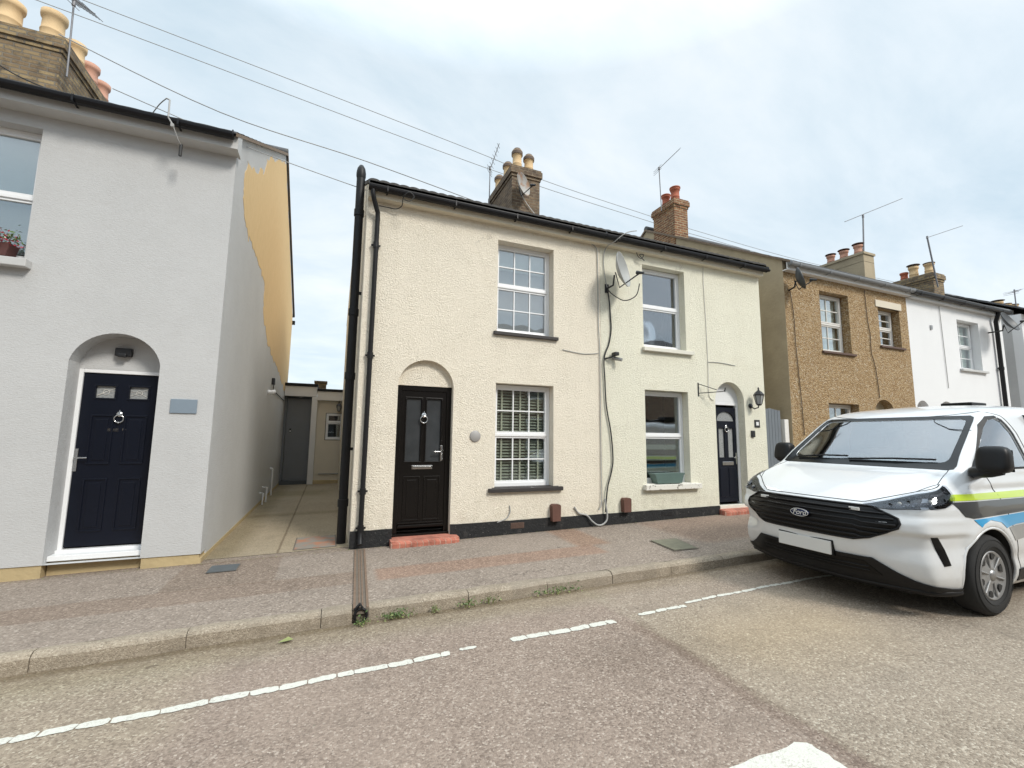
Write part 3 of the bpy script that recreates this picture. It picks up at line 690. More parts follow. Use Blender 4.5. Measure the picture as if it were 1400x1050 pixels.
# black front door
def text_mesh(txt, size, depth=.002, shear=0):
    cu = bpy.data.curves.new('t', 'FONT'); cu.body = txt; cu.size = size; cu.extrude = depth; cu.align_x = 'CENTER'; cu.align_y = 'CENTER'; cu.shear = shear
    o = bpy.data.objects.new('t', cu); COL.objects.link(o); dg = bpy.context.evaluated_depsgraph_get(); me = bpy.data.meshes.new_from_object(o.evaluated_get(dg))
    vs = [v.co.copy() for v in me.vertices]; fs = [list(p_.vertices) for p_ in me.polygons]
    bpy.data.objects.remove(o); bpy.data.curves.remove(cu); bpy.data.meshes.remove(me); return vs, fs
def door_leaf(x0, x1, z0, z1, y, mat, panels=(), glazed=(), house=None, label=None, thick=.05):
    """leaf front at y; panels are raised mouldings, glazed are real holes"""
    mb = holed(rect(x0, x1, z0, z1), [rect(*g_) for g_ in glazed], y, y + thick)
    for (a, c_, e_, f_) in panels:
        for (q0, q1, q2, q3) in ((a, c_, f_ - .018, f_), (a, c_, e_, e_ + .018), (a, a + .018, e_ + .018, f_ - .018), (c_ - .018, c_, e_ + .018, f_ - .018)): mb.box(q0, q1, y - .010, y + .004, q2, q3, .004)
        mb.box(a + .05, c_ - .05, y - .007, y + .004, e_ + .05, f_ - .05, .006)
    for (a, c_, e_, f_) in glazed:
        for (q0, q1, q2, q3) in ((a - .02, c_ + .02, f_, f_ + .02), (a - .02, c_ + .02, e_ - .02, e_), (a - .02, a, e_, f_), (c_, c_ + .02, e_, f_)): mb.box(q0, q1, y - .008, y + .004, q2, q3, .004)
    return mb.build('door', mat, house, label, fix=False)
def knocker(door, x, y, z, mat='chrome', s=1):
    mb = MB(); mb.lathe([(.001, -.012), (.03 * s, -.012), (.034 * s, 0), (.001, 0)], (x, y, z + .05 * s), 'Y', 16)
    ring = [(x + .045 * s * math.sin(a), y - .016, z + .045 * s * math.cos(a) - .005) for a in [2 * PI * k / 20 for k in range(21)]]
    mb.tube(ring, .008 * s, 6); mb.tube([(x, y - .01, z + .05 * s), (x, y - .012, z + .10 * s)], [.012 * s, .004 * s], 8); mb.lathe([(.001, -.03), (.014 * s, -.024), (.014 * s, 0), (.001, 0)], (x, y, z - .05 * s), 'Y', 12)
    mb.build('knocker', mat, door)
def lever(door, x, y, z, dirn=1, mat='chrome', h=.22):
    mb = MB(); mb.box(x - .016, x + .016, y - .008, y, z - h * .6, z + h * .4, .006); mb.tube([(x, y - .005, z), (x, y - .045, z), (x + .03 * dirn, y - .05, z), (x + .115 * dirn, y - .048, z)], .009, 8); mb.build('door_handle', mat, door)
def door_frame(door, x0, x1, z0, z1, y, t, mat, depth=.07, cill=True):
    mb = MB(); mb.box(x0, x0 + t, y, y + depth, z0, z1, .006); mb.box(x1 - t, x1, y, y + depth, z0, z1, .006); mb.box(x0 + t, x1 - t, y + .001, y + depth, z1 - t, z1, .006)
    if cill: mb.box(x0 - .0, x1 + .0, y - .04, y + depth, z0 - .035, z0 + .002, .006)
    mb.build('door_frame', mat, door)
yd = D + .10
dr = door_leaf(.945, 1.605, .20, 2.155, yd + .015, 'black_door', [(1.01, 1.25, .30, .92), (1.30, 1.54, .30, .92)], [(1.02, 1.235, 1.13, 2.04), (1.315, 1.53, 1.13, 2.04)], cream)
door_frame(dr, .872, 1.678, .13, 2.225, yd, .072, 'black_door')
mb = MB(); mb.box(1.01, 1.24, yd + .035, yd + .040, 1.12, 2.05); mb.box(1.31, 1.54, yd + .035, yd + .040, 1.12, 2.05); mb.build('pane', 'frosted_glass', dr)
mb = MB(); mb.box(1.12, 1.42, yd + .002, yd + .016, 1.02, 1.075, .005); mb.box(1.14, 1.40, yd - .004, yd + .004, 1.03, 1.062, .004); mb.build('letter_box', 'chrome', dr)
mb = MB(); mb.box(.95, 1.60, yd - .02, yd + .014, .21, .25, .008); mb.box(.95, 1.6, yd - .012, yd + .014, .262, .28, .004); mb.build('weather_bar', 'black_door', dr)
knocker(dr, 1.275, yd + .012, 1.74, s=1.15); lever(dr, 1.545, yd + .012, 1.27, -1)
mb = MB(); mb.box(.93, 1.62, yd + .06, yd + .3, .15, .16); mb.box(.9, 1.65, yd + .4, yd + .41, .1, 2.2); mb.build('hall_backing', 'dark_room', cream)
# main chimney
chimney(cream, 3.56, 4.26, 8.92, 10.42, 6.2, 7.72, 'sooty_brick', [
    (3.76, 9.12, 7.73, .48, .115, 'clay_pot', 'clay_pot_dark', 'dome'), (4.08, 9.16, 7.73, .44, .115, 'clay_pot', 'clay_pot_dark', 'dome'),
    (3.72, 9.60, 7.73, .42, .115, 'clay_pot', 'clay_pot_dark', 'dome'), (4.08, 9.66, 7.73, .40, .11, 'clay_pot', 'clay_pot_dark', 'dome'),
    (3.72, 10.2, 7.73, .42, .115, 'clay_pot', 'clay_pot_dark', 'dome')])
# rainwater and soil pipes
downpipe(cream, [(.385, 6.265, 4.97), (.385, 6.265, 4.90), (.40, 6.28, 4.84), (.47, 6.38, 4.68), (.475, 6.395, 4.60), (.455, 6.395, .30), (.455, 6.39, .16), (.455, 6.33, .07)], .034, collars=((.47, 6.395, 4.2), (.465, 6.395, 2.6), (.458, 6.395, .75), (.456, 6.395, .27)))
soil = thing('soil_pipe', 'tall black soil pipe standing at the alley corner of the cream house', 'pipe', (.235, 6.85, -.02))
mb = MB(); mb.tube([(.235, 6.85, -.02), (.235, 6.85, 5.42)], .062, 16)
for z in (.55, 2.35, 3.3, 4.85): mb.tube([(.235, 6.85, z - .05), (.235, 6.85, z + .05)], .073, 16)
mb.build('pipe', 'pipe_paint', soil)
mb = MB(); mb.lathe([(.062, 5.40), (.07, 5.44), (.07, 5.5), (.058, 5.57), (.03, 5.62), (.001, 5.625)], (.235, 6.85, 0), 'Z', 16); mb.build('vent_cowl', 'pipe_paint', soil)
for z in (1.3, 3.6): mb = MB(); mb.box(.235, .36, 6.83, 6.87, z - .02, z + .02); mb.build('pipe_clip', 'pipe_paint', soil)

# step
def step(name, label, x0, x1, zt, y0, y1, group='red front door steps'):
    mb = MB(); zb = gz((x0 + x1) / 2) - .04; prof = [(y1, zb), (y0, zb), (y0 - .004, zt - .035), (y0 + .006, zt - .012), (y0 + .03, zt), (y1, zt + .008)]
    n_ = 12; k_ = len(prof); vs = []
    for i in range(n_ + 1):
        x = x0 + (x1 - x0) * i / n_; en = .03 if i in (0, n_) else 0
        for (y, z) in prof: vs.append((x, y + (en if y < y0 + .02 else 0), z - (.008 if en and z > zb else 0)))
    mb.add(vs, [(i * k_ + j, i * k_ + (j + 1) % k_, (i + 1) * k_ + (j + 1) % k_, (i + 1) * k_ + j) for i in range(n_) for j in range(k_)] + [list(range(k_)), [n_ * k_ + j for j in range(k_)][::-1]])
    return solo(mb, name, 'step_brick', label, 'step', (x0, y0, zb), group)
step('door_step', 'red brick step under the black front door', .84, 1.78, .095, D - .20, D + .09)
step('door_step', 'red tiled step under the navy glazed door beside the van', 6.82, 7.66, .20, D - .17, D - .0)

# ================================================================== PALE GREEN-CREAM HOUSE (centre right)
pale = thing('terraced_house', 'pale greenish-cream rendered house with plain white windows and a navy glazed door', 'house', (6.2, 6.45, 0.1), 'terraced houses along the street')
mb = holed([(4.272, -.2), (8.18, -.2), (8.18, 4.95), (4.272, 4.95)], [arch(6.84, 7.60, -.1, 2.24, 2.62), rect(5.18, 6.17, .68, 2.37), rect(5.18, 6.17, 3.12, 4.70)], D, D + .22)
mb.build('front_wall', 'pale_green_render', pale, fix=False)
body(pale, 4.272, 8.18, D + .22, 15.0, -.2, 4.95, 10.8, 7.36, 'pale_green_render')
mb = MB(); mb.box(6.84, 7.60, D + .15, D + .21, 2.235, 2.64); mb.build('tympanum', 'white_render', pale)
plinth(pale, 4.272, 6.838); plinth(pale, 7.602, 8.185)
mb = MB(); mb.box(5.48, 5.72, D - .017, D - .013, .155, .235)
for k in range(4): mb.box(5.495, 5.705, D - .021, D - .016, .165 + k * .017, .173 + k * .017)
mb.build('air_brick', 'black_plastic', pale)
eaves(pale, 4.268, 8.18, 4.90, gx0=0, gx1=.02)
downpipe(pale, [(8.18, 6.27, 5.0), (8.29, 6.27, 5.0)], .03, name='gutter_stub')
roof(pale, 4.268, 8.20, 6.265, 5.085, 10.8, 7.48)
w3 = window(pale, 5.18, 6.17, 3.14, 4.69, D + .15, 'plain', glassm='upper_glass', mid=3.95)
sill(w3, 5.14, 6.30, 3.14, .07, .07, 'white_sill')
mb = MB(); mb.box(6.0, 6.09, D + .26, D + .27, 3.2, 4.65); mb.build('curtain', 'blind_slat', w3)
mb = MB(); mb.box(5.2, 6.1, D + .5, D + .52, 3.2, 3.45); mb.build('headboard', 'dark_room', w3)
w4 = window(pale, 5.18, 6.17, .70, 2.36, D + .15, 'plain', glassm='dark_glass', mid=1.55)
sill(w4, 5.10, 6.35, .70, .09, .09, 'flaking_sill')
mb = MB()
for k in range(3): mb.box(5.26, 6.1, D + .24, D + .25, .90 + k * .2, .99 + k * .2)
mb.build('blind', 'blind_slat', w4)
yd = D + .15
dn = MB()
dn = holed(rect(7.0, 7.53, .30, 2.13), [[(7.03, 1.86), (7.50, 1.86)] + [(7.265 + .235 * math.cos(a), 1.86 + .19 * math.sin(a)) for a in [PI * k / 12 for k in range(0, 13)]][1:-1], rect(7.07, 7.22, 1.15, 1.72), rect(7.31, 7.46, 1.15, 1.72)], yd + .015, yd + .06)
for (a, c_, e_, f_) in ((7.06, 7.24, .40, .95), (7.29, 7.47, .40, .95)):
    dn.box(a, c_, yd + .006, yd + .018, e_, f_, .006)
dn = dn.build('door', 'navy_door', pale, fix=False)
door_frame(dn, 6.842, 7.598, .26, 2.235, yd, .06, 'upvc')
mb = MB(); mb.box(7.02, 7.51, yd + .04, yd + .045, 1.12, 2.06); mb.build('pane', 'leaded_glass', dn)
mb = MB(); mb.box(7.13, 7.42, yd + .002, yd + .016, 1.0, 1.07, .006); mb.build('letter_box', 'chrome', dn)
knocker(dn, 7.265, yd + .014, 1.70); lever(dn, 7.50, yd + .014, 1.15, -1)
mb = MB(); mb.box(6.86, 7.58, D + .0, D + .24, .20, .262, .005); mb.build('threshold', 'white_sill', pale)
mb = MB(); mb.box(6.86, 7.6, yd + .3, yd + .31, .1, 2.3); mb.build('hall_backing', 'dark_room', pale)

# ---- things fixed on the two fronts
def cowl_box(label, x, z0, z1):
    mb = MB(); mb.prism([(x - .07, z0), (x + .07, z0), (x + .075, z1 - .02), (x + .05, z1), (x - .05, z1), (x - .075, z1 - .02)], D - .10, D + .001, 'XZ')
    return solo(mb, 'vent_cover', 'cowl_brown', label, 'vent', (x, D, z0), 'brown vent covers on the fronts')
cowl_box('brown vent cover on the cream wall near the black window sill', 3.36, .20, .455); cowl_box('brown vent cover on the pale wall left of the flaking white sill', 4.70, .27, .50)
dt = thing('satellite_dish', 'pale grey dish on the wall between the two upper windows', 'satellite dish', (4.42, D, 4.2), 'satellite dishes')
dish(dt, (4.45, 6.17, 4.35), .31, (.62, -.88, .2), 'dish_grey')
mb = MB(); mb.tube([(4.40, D, 4.12), (4.40, 6.25, 4.12), (4.42, 6.24, 4.3)], .016, 8); mb.box(4.36, 4.44, D - .012, D, 4.04, 4.20, .003); mb.build('wall_bracket', 'black_plastic', dt)
cable('dish_cable', [(4.76, 6.0, 4.12), (4.72, 6.05, 3.92), (4.60, 6.2, 3.86), (4.48, 6.35, 3.98), (4.40, 6.4, 4.08)], .009, 'cable_black', 'black cable looping below the pale grey dish')
cable('wall_cable', [(4.04, 6.43, 4.9), (4.18, 6.43, 4.82), (4.206, 6.43, 4.55), (4.209, 6.43, 3.5), (4.232, 6.43, 2.98), (4.233, 6.43, 1.98), (4.235, 6.43, 1.0), (4.228, 6.42, .46), (4.17, 6.42, .32)], .008, 'cable_grey', 'thin grey cable running straight down the join of the two fronts', group='cables down the fronts')
cable('wall_cable', [(4.40, 6.43, 4.12), (4.439, 6.43, 3.9), (4.46, 6.43, 3.6), (4.47, 6.43, 3.39), (4.421, 6.43, 3.13), (4.312, 6.42, 2.86), (4.322, 6.42, 2.48), (4.345, 6.42, 2.04), (4.426, 6.42, 1.61), (4.463, 6.42, 1.18), (4.43, 6.42, .94), (4.338, 6.41, .66), (4.29, 6.40, .286)], .0125, 'cable_black', 'thick black cable snaking down from the pale grey dish', group='cables down the fronts')
cable('wall_cable', [(4.277, 6.40, .50), (4.317, 6.39, .213), (4.245, 6.38, .11), (4.132, 6.38, .09), (4.022, 6.39, .16), (3.94, 6.41, .25), (3.80, 6.43, .29), (3.72, 6.43, .39)], .014, 'cable_grey', 'grey cable drooping in a loop over the black plinth', group='cables down the fronts')
cable('wall_cable', [(6.654, 6.44, 4.88), (6.648, 6.44, 4.43), (6.671, 6.44, 3.77), (6.682, 6.44, 2.9), (6.671, 6.44, 2.4), (6.72, 6.44, 2.27), (6.80, 6.44, 2.25)], .006, 'cable_white', 'thin pale cable down the wall left of the navy door arch', group='cables down the fronts')
cable('wall_cable', [(4.208, 6.44, 2.944), (3.946, 6.44, 2.91), (3.7, 6.44, 2.925), (3.511, 6.44, 2.948)], .006, 'cable_grey', 'short thin cable branching left across the cream wall', group='cables down the fronts')
cable('wall_cable', [(6.686, 6.44, 2.977), (7.0, 6.44, 2.986), (7.391, 6.44, 2.956)], .006, 'cable_grey', 'short thin cable branching right below the plain upper window', group='cables down the fronts')
cable('wall_cable', [(2.60, 6.44, .46), (2.604, 6.43, .37), (2.546, 6.43, .275), (2.40, 6.435, .226)], .008, 'cable_grey', 'short grey cable stub under the black window sill', group='cables down the fronts')
cable('wall_cable', [(4.8, 6.1, 5.12), (4.62, 6.1, 5.06), (4.5, 6.12, 4.98), (4.42, 6.2, 4.90), (4.36, 6.40, 4.84), (4.33, 6.43, 4.6), (4.36, 6.43, 4.3), (4.40, 6.43, 4.14)], .008, 'cable_grey', 'grey cable coming over the gutter above the pale grey dish', group='cables down the fronts')
cable('eaves_cable', [(.48, 6.40, 4.80), (.6, 6.40, 4.80), (.72, 6.38, 4.79), (.80, 6.35, 4.84), (.80, 6.2, 4.90), (.87, 6.14, 4.96), (.94, 6.14, 4.90), (.88, 6.15, 4.83), (.80, 6.17, 4.85)], .007, 'cable_black', 'coiled black cable under the gutter at the alley corner')
cable('eaves_cable', [(5.03, 6.42, 4.92), (5.04, 6.38, 4.80), (5.10, 6.36, 4.76), (5.15, 6.36, 4.84), (5.06, 6.36, 4.82), (5.18, 6.38, 4.74)], .007, 'cable_black', 'small black cable coil above the plain upper window')
wl = thing('wall_lantern', 'black carriage lantern beside the navy front door', 'lantern', (7.80, D, 2.15), 'lanterns')
mb = MB(); mb.lathe([(.001, -.02), (.045, -.02), (.05, 0), (.001, 0)], (7.76, D, 2.17), 'Y', 16); mb.tube([(7.76, D - .01, 2.17), (7.76, D - .09, 2.11), (7.80, D - .15, 2.13), (7.82, D - .155, 2.2)], .012, 8); mb.build('bracket', 'lamp_black', wl)
def lantern(t, x, y, z, s=1):
    mb = MB(); mb.lathe([(.03 * s, 0), (.045 * s, .01 * s), (.05 * s, .03 * s)], (x, y, z), 'Z', 6, False); mb.lathe([(.095 * s, .20 * s), (.10 * s, .215 * s), (.06 * s, .27 * s), (.02 * s, .30 * s), (.012 * s, .33 * s), (.018 * s, .34 * s), (.001, .37 * s)], (x, y, z), 'Z', 6, False)
    for k in range(6): a = 2 * PI * k / 6; mb.tube([(x + .05 * s * math.cos(a), y + .05 * s * math.sin(a), z + .03 * s), (x + .09 * s * math.cos(a), y + .09 * s * math.sin(a), z + .20 * s)], .006 * s, 5)
    mb.build('lamp_cage', 'lamp_black', t)
    mb = MB(); mb.lathe([(.045 * s, .03 * s), (.082 * s, .20 * s)], (x, y, z), 'Z', 6, False); mb.build('lamp_pane', 'lamp_glass', t)
lantern(wl, 7.82, D - .155, 2.17)
hb = thing('hanging_basket_bracket', 'empty black iron hanging basket bracket left of the navy door arch', 'bracket', (6.42, D, 2.42))
mb = MB(); mb.box(6.41, 6.435, D - .008, D, 2.30, 2.56, .002); mb.tube([(6.42, D - .01, 2.36), (6.78, D - .26, 2.39), (6.80, D - .27, 2.42)], .008, 6); mb.tube([(6.42, D - .01, 2.54), (6.68, D - .20, 2.42)], .007, 6); mb.build('arm', 'lamp_black', hb)
mb = MB(); mb.tube([(6.80, D - .27, 2.38), (6.81, D - .275, 2.46)], .010, 6); mb.build('hook', 'lamp_black', hb)
fl = thing('security_light', 'small dark security light with sensor on the wall by the thick cable', 'light', (4.45, D, 2.9))
mb = MB(); mb.tube([(4.34, D, 2.86), (4.42, D - .06, 2.88), (4.49, D - .10, 2.92)], .014, 6); mb.box(4.46, 4.54, D - .15, D - .03, 2.91, 2.97, .01); mb.build('lamp_body', 'lamp_black', fl)
mb = MB(); mb.tube([(4.52, D - .02, 2.88), (4.60, D - .14, 2.84)], [.035, .03], 10); mb.tube([(4.50, D, 2.88), (4.53, D - .03, 2.88)], .02, 8); mb.build('sensor', 'dull_metal', fl)
mb = MB(); mb.box(7.74, 7.83, D - .03, D, 1.55, 1.68, .008); mb.box(7.76, 7.80, D - .034, D - .029, 1.57, 1.60); mb.tube([(7.785, D - .03, 1.64), (7.785, D - .036, 1.64)], .016, 10); solo(mb, 'door_bell', 'black_plastic', 'black doorbell below the small framed plaque by the navy door', 'doorbell', (7.78, D, 1.55))
pq = thing('number_plaque', 'small black-framed white number plaque under the carriage lantern', 'plaque', (7.92, D, 1.75), 'number plaques')
mb = MB(); mb.box(7.85, 7.99, D - .014, D, 1.745, 1.895, .004); mb.build('frame', 'black_plastic', pq)
mb = MB(); mb.box(7.885, 7.955, D - .017, D - .013, 1.785, 1.855); mb.build('plate', 'white_plastic', pq)
mb = MB(); mb.lathe([(.001, -.014), (.075, -.014), (.085, -.006), (.085, 0), (.001, 0)], (2.03, D - .004, 1.50), 'Y', 28); solo(mb, 'number_plaque', 'grey_plaque', 'round grey number plaque beside the black front door', 'plaque', (2.03, D, 1.5), 'number plaques')
tr = MB(); zt = .715
tr.prism([(5.38, zt), (5.92, zt), (5.97, zt + .15), (5.99, zt + .15), (5.99, zt + .175), (5.31, zt + .175), (5.31, zt + .15), (5.33, zt + .15)], D - .05, D + .11, 'XZ')
t = solo(tr, 'planter_trough', 'trough_green', 'long green plastic trough on the flaking white window sill', 'planter', (5.65, D, zt))

# gate between the houses
gt = thing('side_gate', 'grey boarded side gate between the pale house and the pebbledash house', 'gate', (8.45, 6.55, .13))
mb = MB()
for k in range(6): x = 8.19 + k * .088; mb.box(x, x + .082, 6.53, 6.555, .15, 2.15 - .012 * abs(k - 2.0), .004)
mb.build('boards', 'blue_grey_boards', gt)
mb = MB(); 
for z in (.4, 1.2, 1.95): mb.box(8.2, 8.71, 6.556, 6.60, z, z + .09)
mb.build('rail', 'blue_grey_boards', gt)
mb = MB(); mb.box(8.76, 8.88, 6.48, 6.60, .12, 1.93, .006); solo(mb, 'gate_post', 'white_wood', 'white gate post against the pebbledash house', 'post', (8.82, 6.54, .12))

# ================================================================== PEBBLEDASH HOUSE
tan = thing('terraced_house', 'brown pebbledash house with two barred upper windows', 'house', (11.1, 6.45, .15), 'terraced houses along the street')
ZT = 5.17
mb = holed([(8.95, 0), (13.42, 0), (13.42, ZT + .05), (8.95, ZT + .05)], [rect(10.09, 11.10, 3.47, 4.88), rect(12.22, 13.08, 3.78, 4.76), rect(10.15, 11.2, .95, 2.33), arch(11.78, 12.54, .05, 2.22, 2.48)], D, D + .22)
mb.build('front_wall', 'pebbledash', tan, fix=False)
body(tan, 8.95, 13.42, D + .22, 15.2, 0, ZT + .05, 10.9, 8.05, 'tan_side_render', gd=.09)
mb = MB(); mb.box(8.952, 9.17, D + .001, D + .22, 0, ZT + .05); mb.v = [v - Vector((.008, 0, 0)) for v in mb.v]; mb.build('corner_render', 'tan_side_render', tan)
eaves(tan, 8.93, 13.40, ZT, 'white_fascia', 'pink_pot' if False else 'white_fascia', 'lead')
roof(tan, 8.93, 13.40, 6.265, ZT + .15, 10.9, 8.06, 'slate_tile', .25, .006)
w = window(tan, 10.11, 11.08, 3.49, 4.87, D + .17, 'sash', glassm='window_glass', cols=2, rows=2, frame_mat='white_wood'); sill(w, 10.05, 11.2, 3.49, .05, .05, 'brown_sill')
mb = MB(); mb.box(10.2, 11.0, D + .28, D + .29, 3.55, 4.8); mb.build('curtain', 'net_curtain', w)
w = window(tan, 12.24, 13.06, 3.80, 4.75, D + .17, 'sash', cols=1, rows=2, frame_mat='white_wood', glassm='dark_glass'); sill(w, 12.18, 13.16, 3.80, .05, .05, 'brown_sill')
mb = MB(); mb.box(12.12, 13.16, D - .02, D + .05, 4.76, 4.93, .006); mb.build('lintel', 'cream_paint', tan)
w = window(tan, 10.17, 11.18, .97, 2.32, D + .17, 'sash', cols=2, rows=2, frame_mat='white_wood', glassm='dark_glass'); sill(w, 10.05, 11.3, .97, .05, .05, 'brown_sill')
mb = MB(); mb.box(10.3, 11.05, D + .28, D + .29, 1.0, 2.1); mb.build('curtain', 'net_curtain', w)
dd_ = door_leaf(11.86, 12.46, .25, 2.14, D + .20, 'grey_door', [(11.93, 12.12, .4, .9), (12.2, 12.4, .4, .9), (11.93, 12.12, 1.1, 1.9), (12.2, 12.4, 1.1, 1.9)], (), tan)
door_frame(dd_, 11.782, 12.538, .2, 2.20, D + .18, .06, 'white_wood')
mb = MB(); mb.box(11.78, 12.54, D + .19, D + .23, 2.20, 2.5); mb.build('tympanum', 'tan_side_render', tan)
chimney(tan, 8.93, 9.42, 9.62, 10.52, 6.9, 8.48, 'red_brick', [(9.17, 9.83, 8.5, .44, .13, 'red_pot', 'red_pot', 'rim'), (9.17, 10.22, 8.5, .40, .12, 'red_pot', 'red_pot', 'rim')], capmat='lead')
chimney(tan, 13.17, 13.62, 7.18, 8.42, 5.5, 6.62, 'tan_side_render', [(13.4, 7.42, 6.64, .28, .105, 'pink_pot', 'cowl_brown', 'disc'), (13.4, 7.80, 6.64, .26, .105, 'pink_pot', 'cowl_brown', 'disc'), (13.4, 8.16, 6.64, .26, .10, 'pink_pot', 'cowl_brown', 'disc')], steps=False)
td = thing('satellite_dish', 'dark dish seen edge-on at the left eave of the pebbledash house', 'satellite dish', (9.0, D, 4.8), 'satellite dishes')
dish(td, (8.99, 6.18, 4.88), .24, (.64, -.74, .28), 'dish_dark')
mb = MB(); mb.tube([(9.1, D, 4.74), (9.0, 6.25, 4.74), (8.98, 6.2, 4.86)], .018, 8); mb.build('wall_bracket', 'black_plastic', td)
cable('wall_cable', [(9.10, 6.43, 4.76), (9.175, 6.43, 4.2), (9.183, 6.43, 3.56), (9.225, 6.43, 2.77), (9.258, 6.43, 2.15), (9.275, 6.43, 1.6)], .008, 'pipe_brown', 'dark cable down the left of the pebbledash wall', group='cables down the fronts')
cable('wall_cable', [(11.717, 6.43, 5.1), (11.74, 6.43, 4.4), (11.80, 6.43, 4.0), (11.79, 6.43, 3.6), (11.9, 6.43, 3.2), (11.965, 6.43, 2.52)], .008, 'pipe_brown', 'dark cable down the pebbledash wall between its upper windows', group='cables down the fronts')

# ================================================================== WHITE HOUSE and the one beyond
white = thing('terraced_house', 'white rendered house with one upper sash window beside the pebbledash house', 'house', (15.8, 6.45, .2), 'terraced houses along the street')
mb = holed([(13.42, 0), (18.12, 0), (18.12, ZT + .03), (13.42, ZT + .03)], [rect(15.70, 16.80, 3.45, 4.84), arch(13.46, 14.02, .1, 2.3, 2.53), arch(14.46, 15.16, .1, 2.32, 2.55), rect(16, 17.1, .95, 2.35)], D, D + .22)
mb.build('front_wall', 'white_render', white, fix=False)
body(white, 13.42, 18.12, D + .22, 15.2, 0, ZT + .03, 10.9, 7.95, 'white_render')
eaves(white, 13.41, 18.12, ZT - .02, 'grey_white_wood', 'gutter_plastic', 'gutter_plastic')
roof(white, 13.41, 18.14, 6.265, ZT + .14, 10.9, 8.02, 'slate_tile', .25, .006)
w = window(white, 15.72, 16.78, 3.47, 4.83, D + .18, 'sash', cols=2, rows=2, frame_mat='upvc'); sill(w, 15.62, 16.95, 3.47, .06, .07, 'grey_white_wood')
mb = MB(); mb.box(15.8, 16.7, D + .29, D + .30, 3.5, 4.8); mb.build('curtain', 'blind_pale', w)
w = window(white, 16.02, 17.08, .97, 2.34, D + .18, 'sash', cols=2, rows=2); sill(w, 15.9, 17.2, .97, .06, .07, 'grey_white_wood')
for (a, c_) in ((13.46, 14.02), (14.46, 15.16)):
    d2 = door_leaf(a + .06, c_ - .06, .25, 2.2, D + .18, 'grey_door', (), (), white); mb = MB(); mb.box(a, c_, D + .16, D + .22, 2.2, 2.56); mb.build('tympanum', 'white_render', white)
chimney(white, 18.0, 18.6, 7.86, 9.0, 5.7, 7.02, 'stock_brick', [(18.2, 8.02, 7.03, .38, .13, 'clay_pot', 'clay_pot_dark', 'rim'), (18.2, 8.45, 7.03, .40, .13, 'clay_pot', 'clay_pot_dark', 'disc'), (18.25, 8.75, 7.03, .30, .11, 'red_pot', 'red_pot', None)], capmat='concrete_cap')
downpipe(white, [(17.56, 6.28, 5.2), (17.56, 6.36, 4.95), (17.60, 6.37, 4.8), (17.62, 6.37, .3)], .05, collars=((17.6, 6.37, 3.6), (17.61, 6.37, 1.8)), name='downpipe')
wd = thing('satellite_dish', 'dark mesh dish at the eave above the black downpipe of the white house', 'satellite dish', (17.7, D, 4.8), 'satellite dishes')
dish(wd, (17.25, 6.05, 4.80), .30, (.05, -.9, .4), 'dish_dark', sx=1.15)
mb = MB(); mb.tube([(17.3, D, 4.62), (17.3, 6.15, 4.62), (17.25, 6.1, 4.75)], .02, 8); mb.build('wall_bracket', 'black_plastic', wd)
cable('wall_cable', [(14.875, 6.43, 5.1), (14.904, 6.43, 4.08), (14.932, 6.43, 2.9)], .008, 'cable_grey', 'thin grey cable down the white rendered wall', group='cables down the fronts')
mb = MB(); mb.box(14.38, 14.46, D - .03, D, 4.42, 4.53, .006); solo(mb, 'alarm_box', 'dull_metal', 'tiny grey box high on the white rendered wall', 'box', (14.42, D, 4.42))
far = thing('terraced_house', 'pale grey-white house at the right edge beyond the black downpipe', 'house', (22, 6.35, .2), 'terraced houses along the street')
mb = holed([(18.75, 0), (27.5, 0), (27.5, 5.3), (18.75, 5.3)], [rect(20.4, 21.5, 3.45, 4.85), rect(20.4, 21.5, .95, 2.4), arch(22.6, 23.4, .1, 2.3, 2.6)], 6.25, 6.47); mb.build('front_wall', 'white_render', far, fix=False)
body(far, 18.75, 27.5, 6.47, 15.2, 0, 5.3, 10.9, 7.95, 'grey_render')
roof(far, 18.75, 27.6, 6.0, 5.36, 10.9, 8.0, 'slate_tile', .25, .006); gutter(far, 18.75, 27.6, 5.97, 5.33)
w = window(far, 20.42, 21.48, 3.47, 4.83, 6.4, 'sash', cols=2, rows=2); w = window(far, 20.42, 21.48, .97, 2.38, 6.4, 'sash', cols=2, rows=2)
door_leaf(22.66, 23.34, .2, 2.5, 6.42, 'navy_door', (), (), far)
chimney(far, 25.1, 27.2, 8.9, 9.6, 6.3, 6.95, 'stock_brick', [(25.6, 9.15, 6.96, .38, .16, 'clay_pot', 'clay_pot_dark', 'disc'), (26.25, 9.15, 6.96, .38, .16, 'clay_pot', 'clay_pot_dark', 'rim'), (26.85, 9.15, 6.96, .42, .16, 'clay_pot', 'clay_pot_dark', 'rim')])

# ================================================================== GREY HOUSE (left)
grey = thing('terraced_house', 'smooth pale grey house with navy six-panel door and a bare ochre patch on its side', 'house', (-4, 6.45, -.1), 'terraced houses along the street')
mb = holed([(-9, .08), (-2.75, .08), (-1.91, .08), (-1.33, .08), (-1.33, 5.16), (-9, 5.16)], [[(a, max(c_, .0801)) for a, c_ in arch(-2.75, -1.91, .081, 2.30, 2.64)], rect(-4.6, -3.24, 3.36, 4.95), rect(-4.7, -3.335, .8, 2.42)], D, D + .26)
mb.build('front_wall', 'grey_render', grey, fix=False)
body(grey, -9, -1.33, D + .26, 16.0, -.2, 5.16, 11.35, 8.185, 'grey_render', gd=.14)
for (a, c_) in ((-9, -2.76), (-1.90, -1.345)):
    mb = MB(); mb.box(a, c_, D + .012, D + .26, -.3, .079); mb.build('plinth', 'ochre_plinth', grey)
mb = MB(); mb.box(-2.748, -1.912, D + .10, D + .26, -.3, .098); mb.build('plinth', 'ochre_plinth', grey)
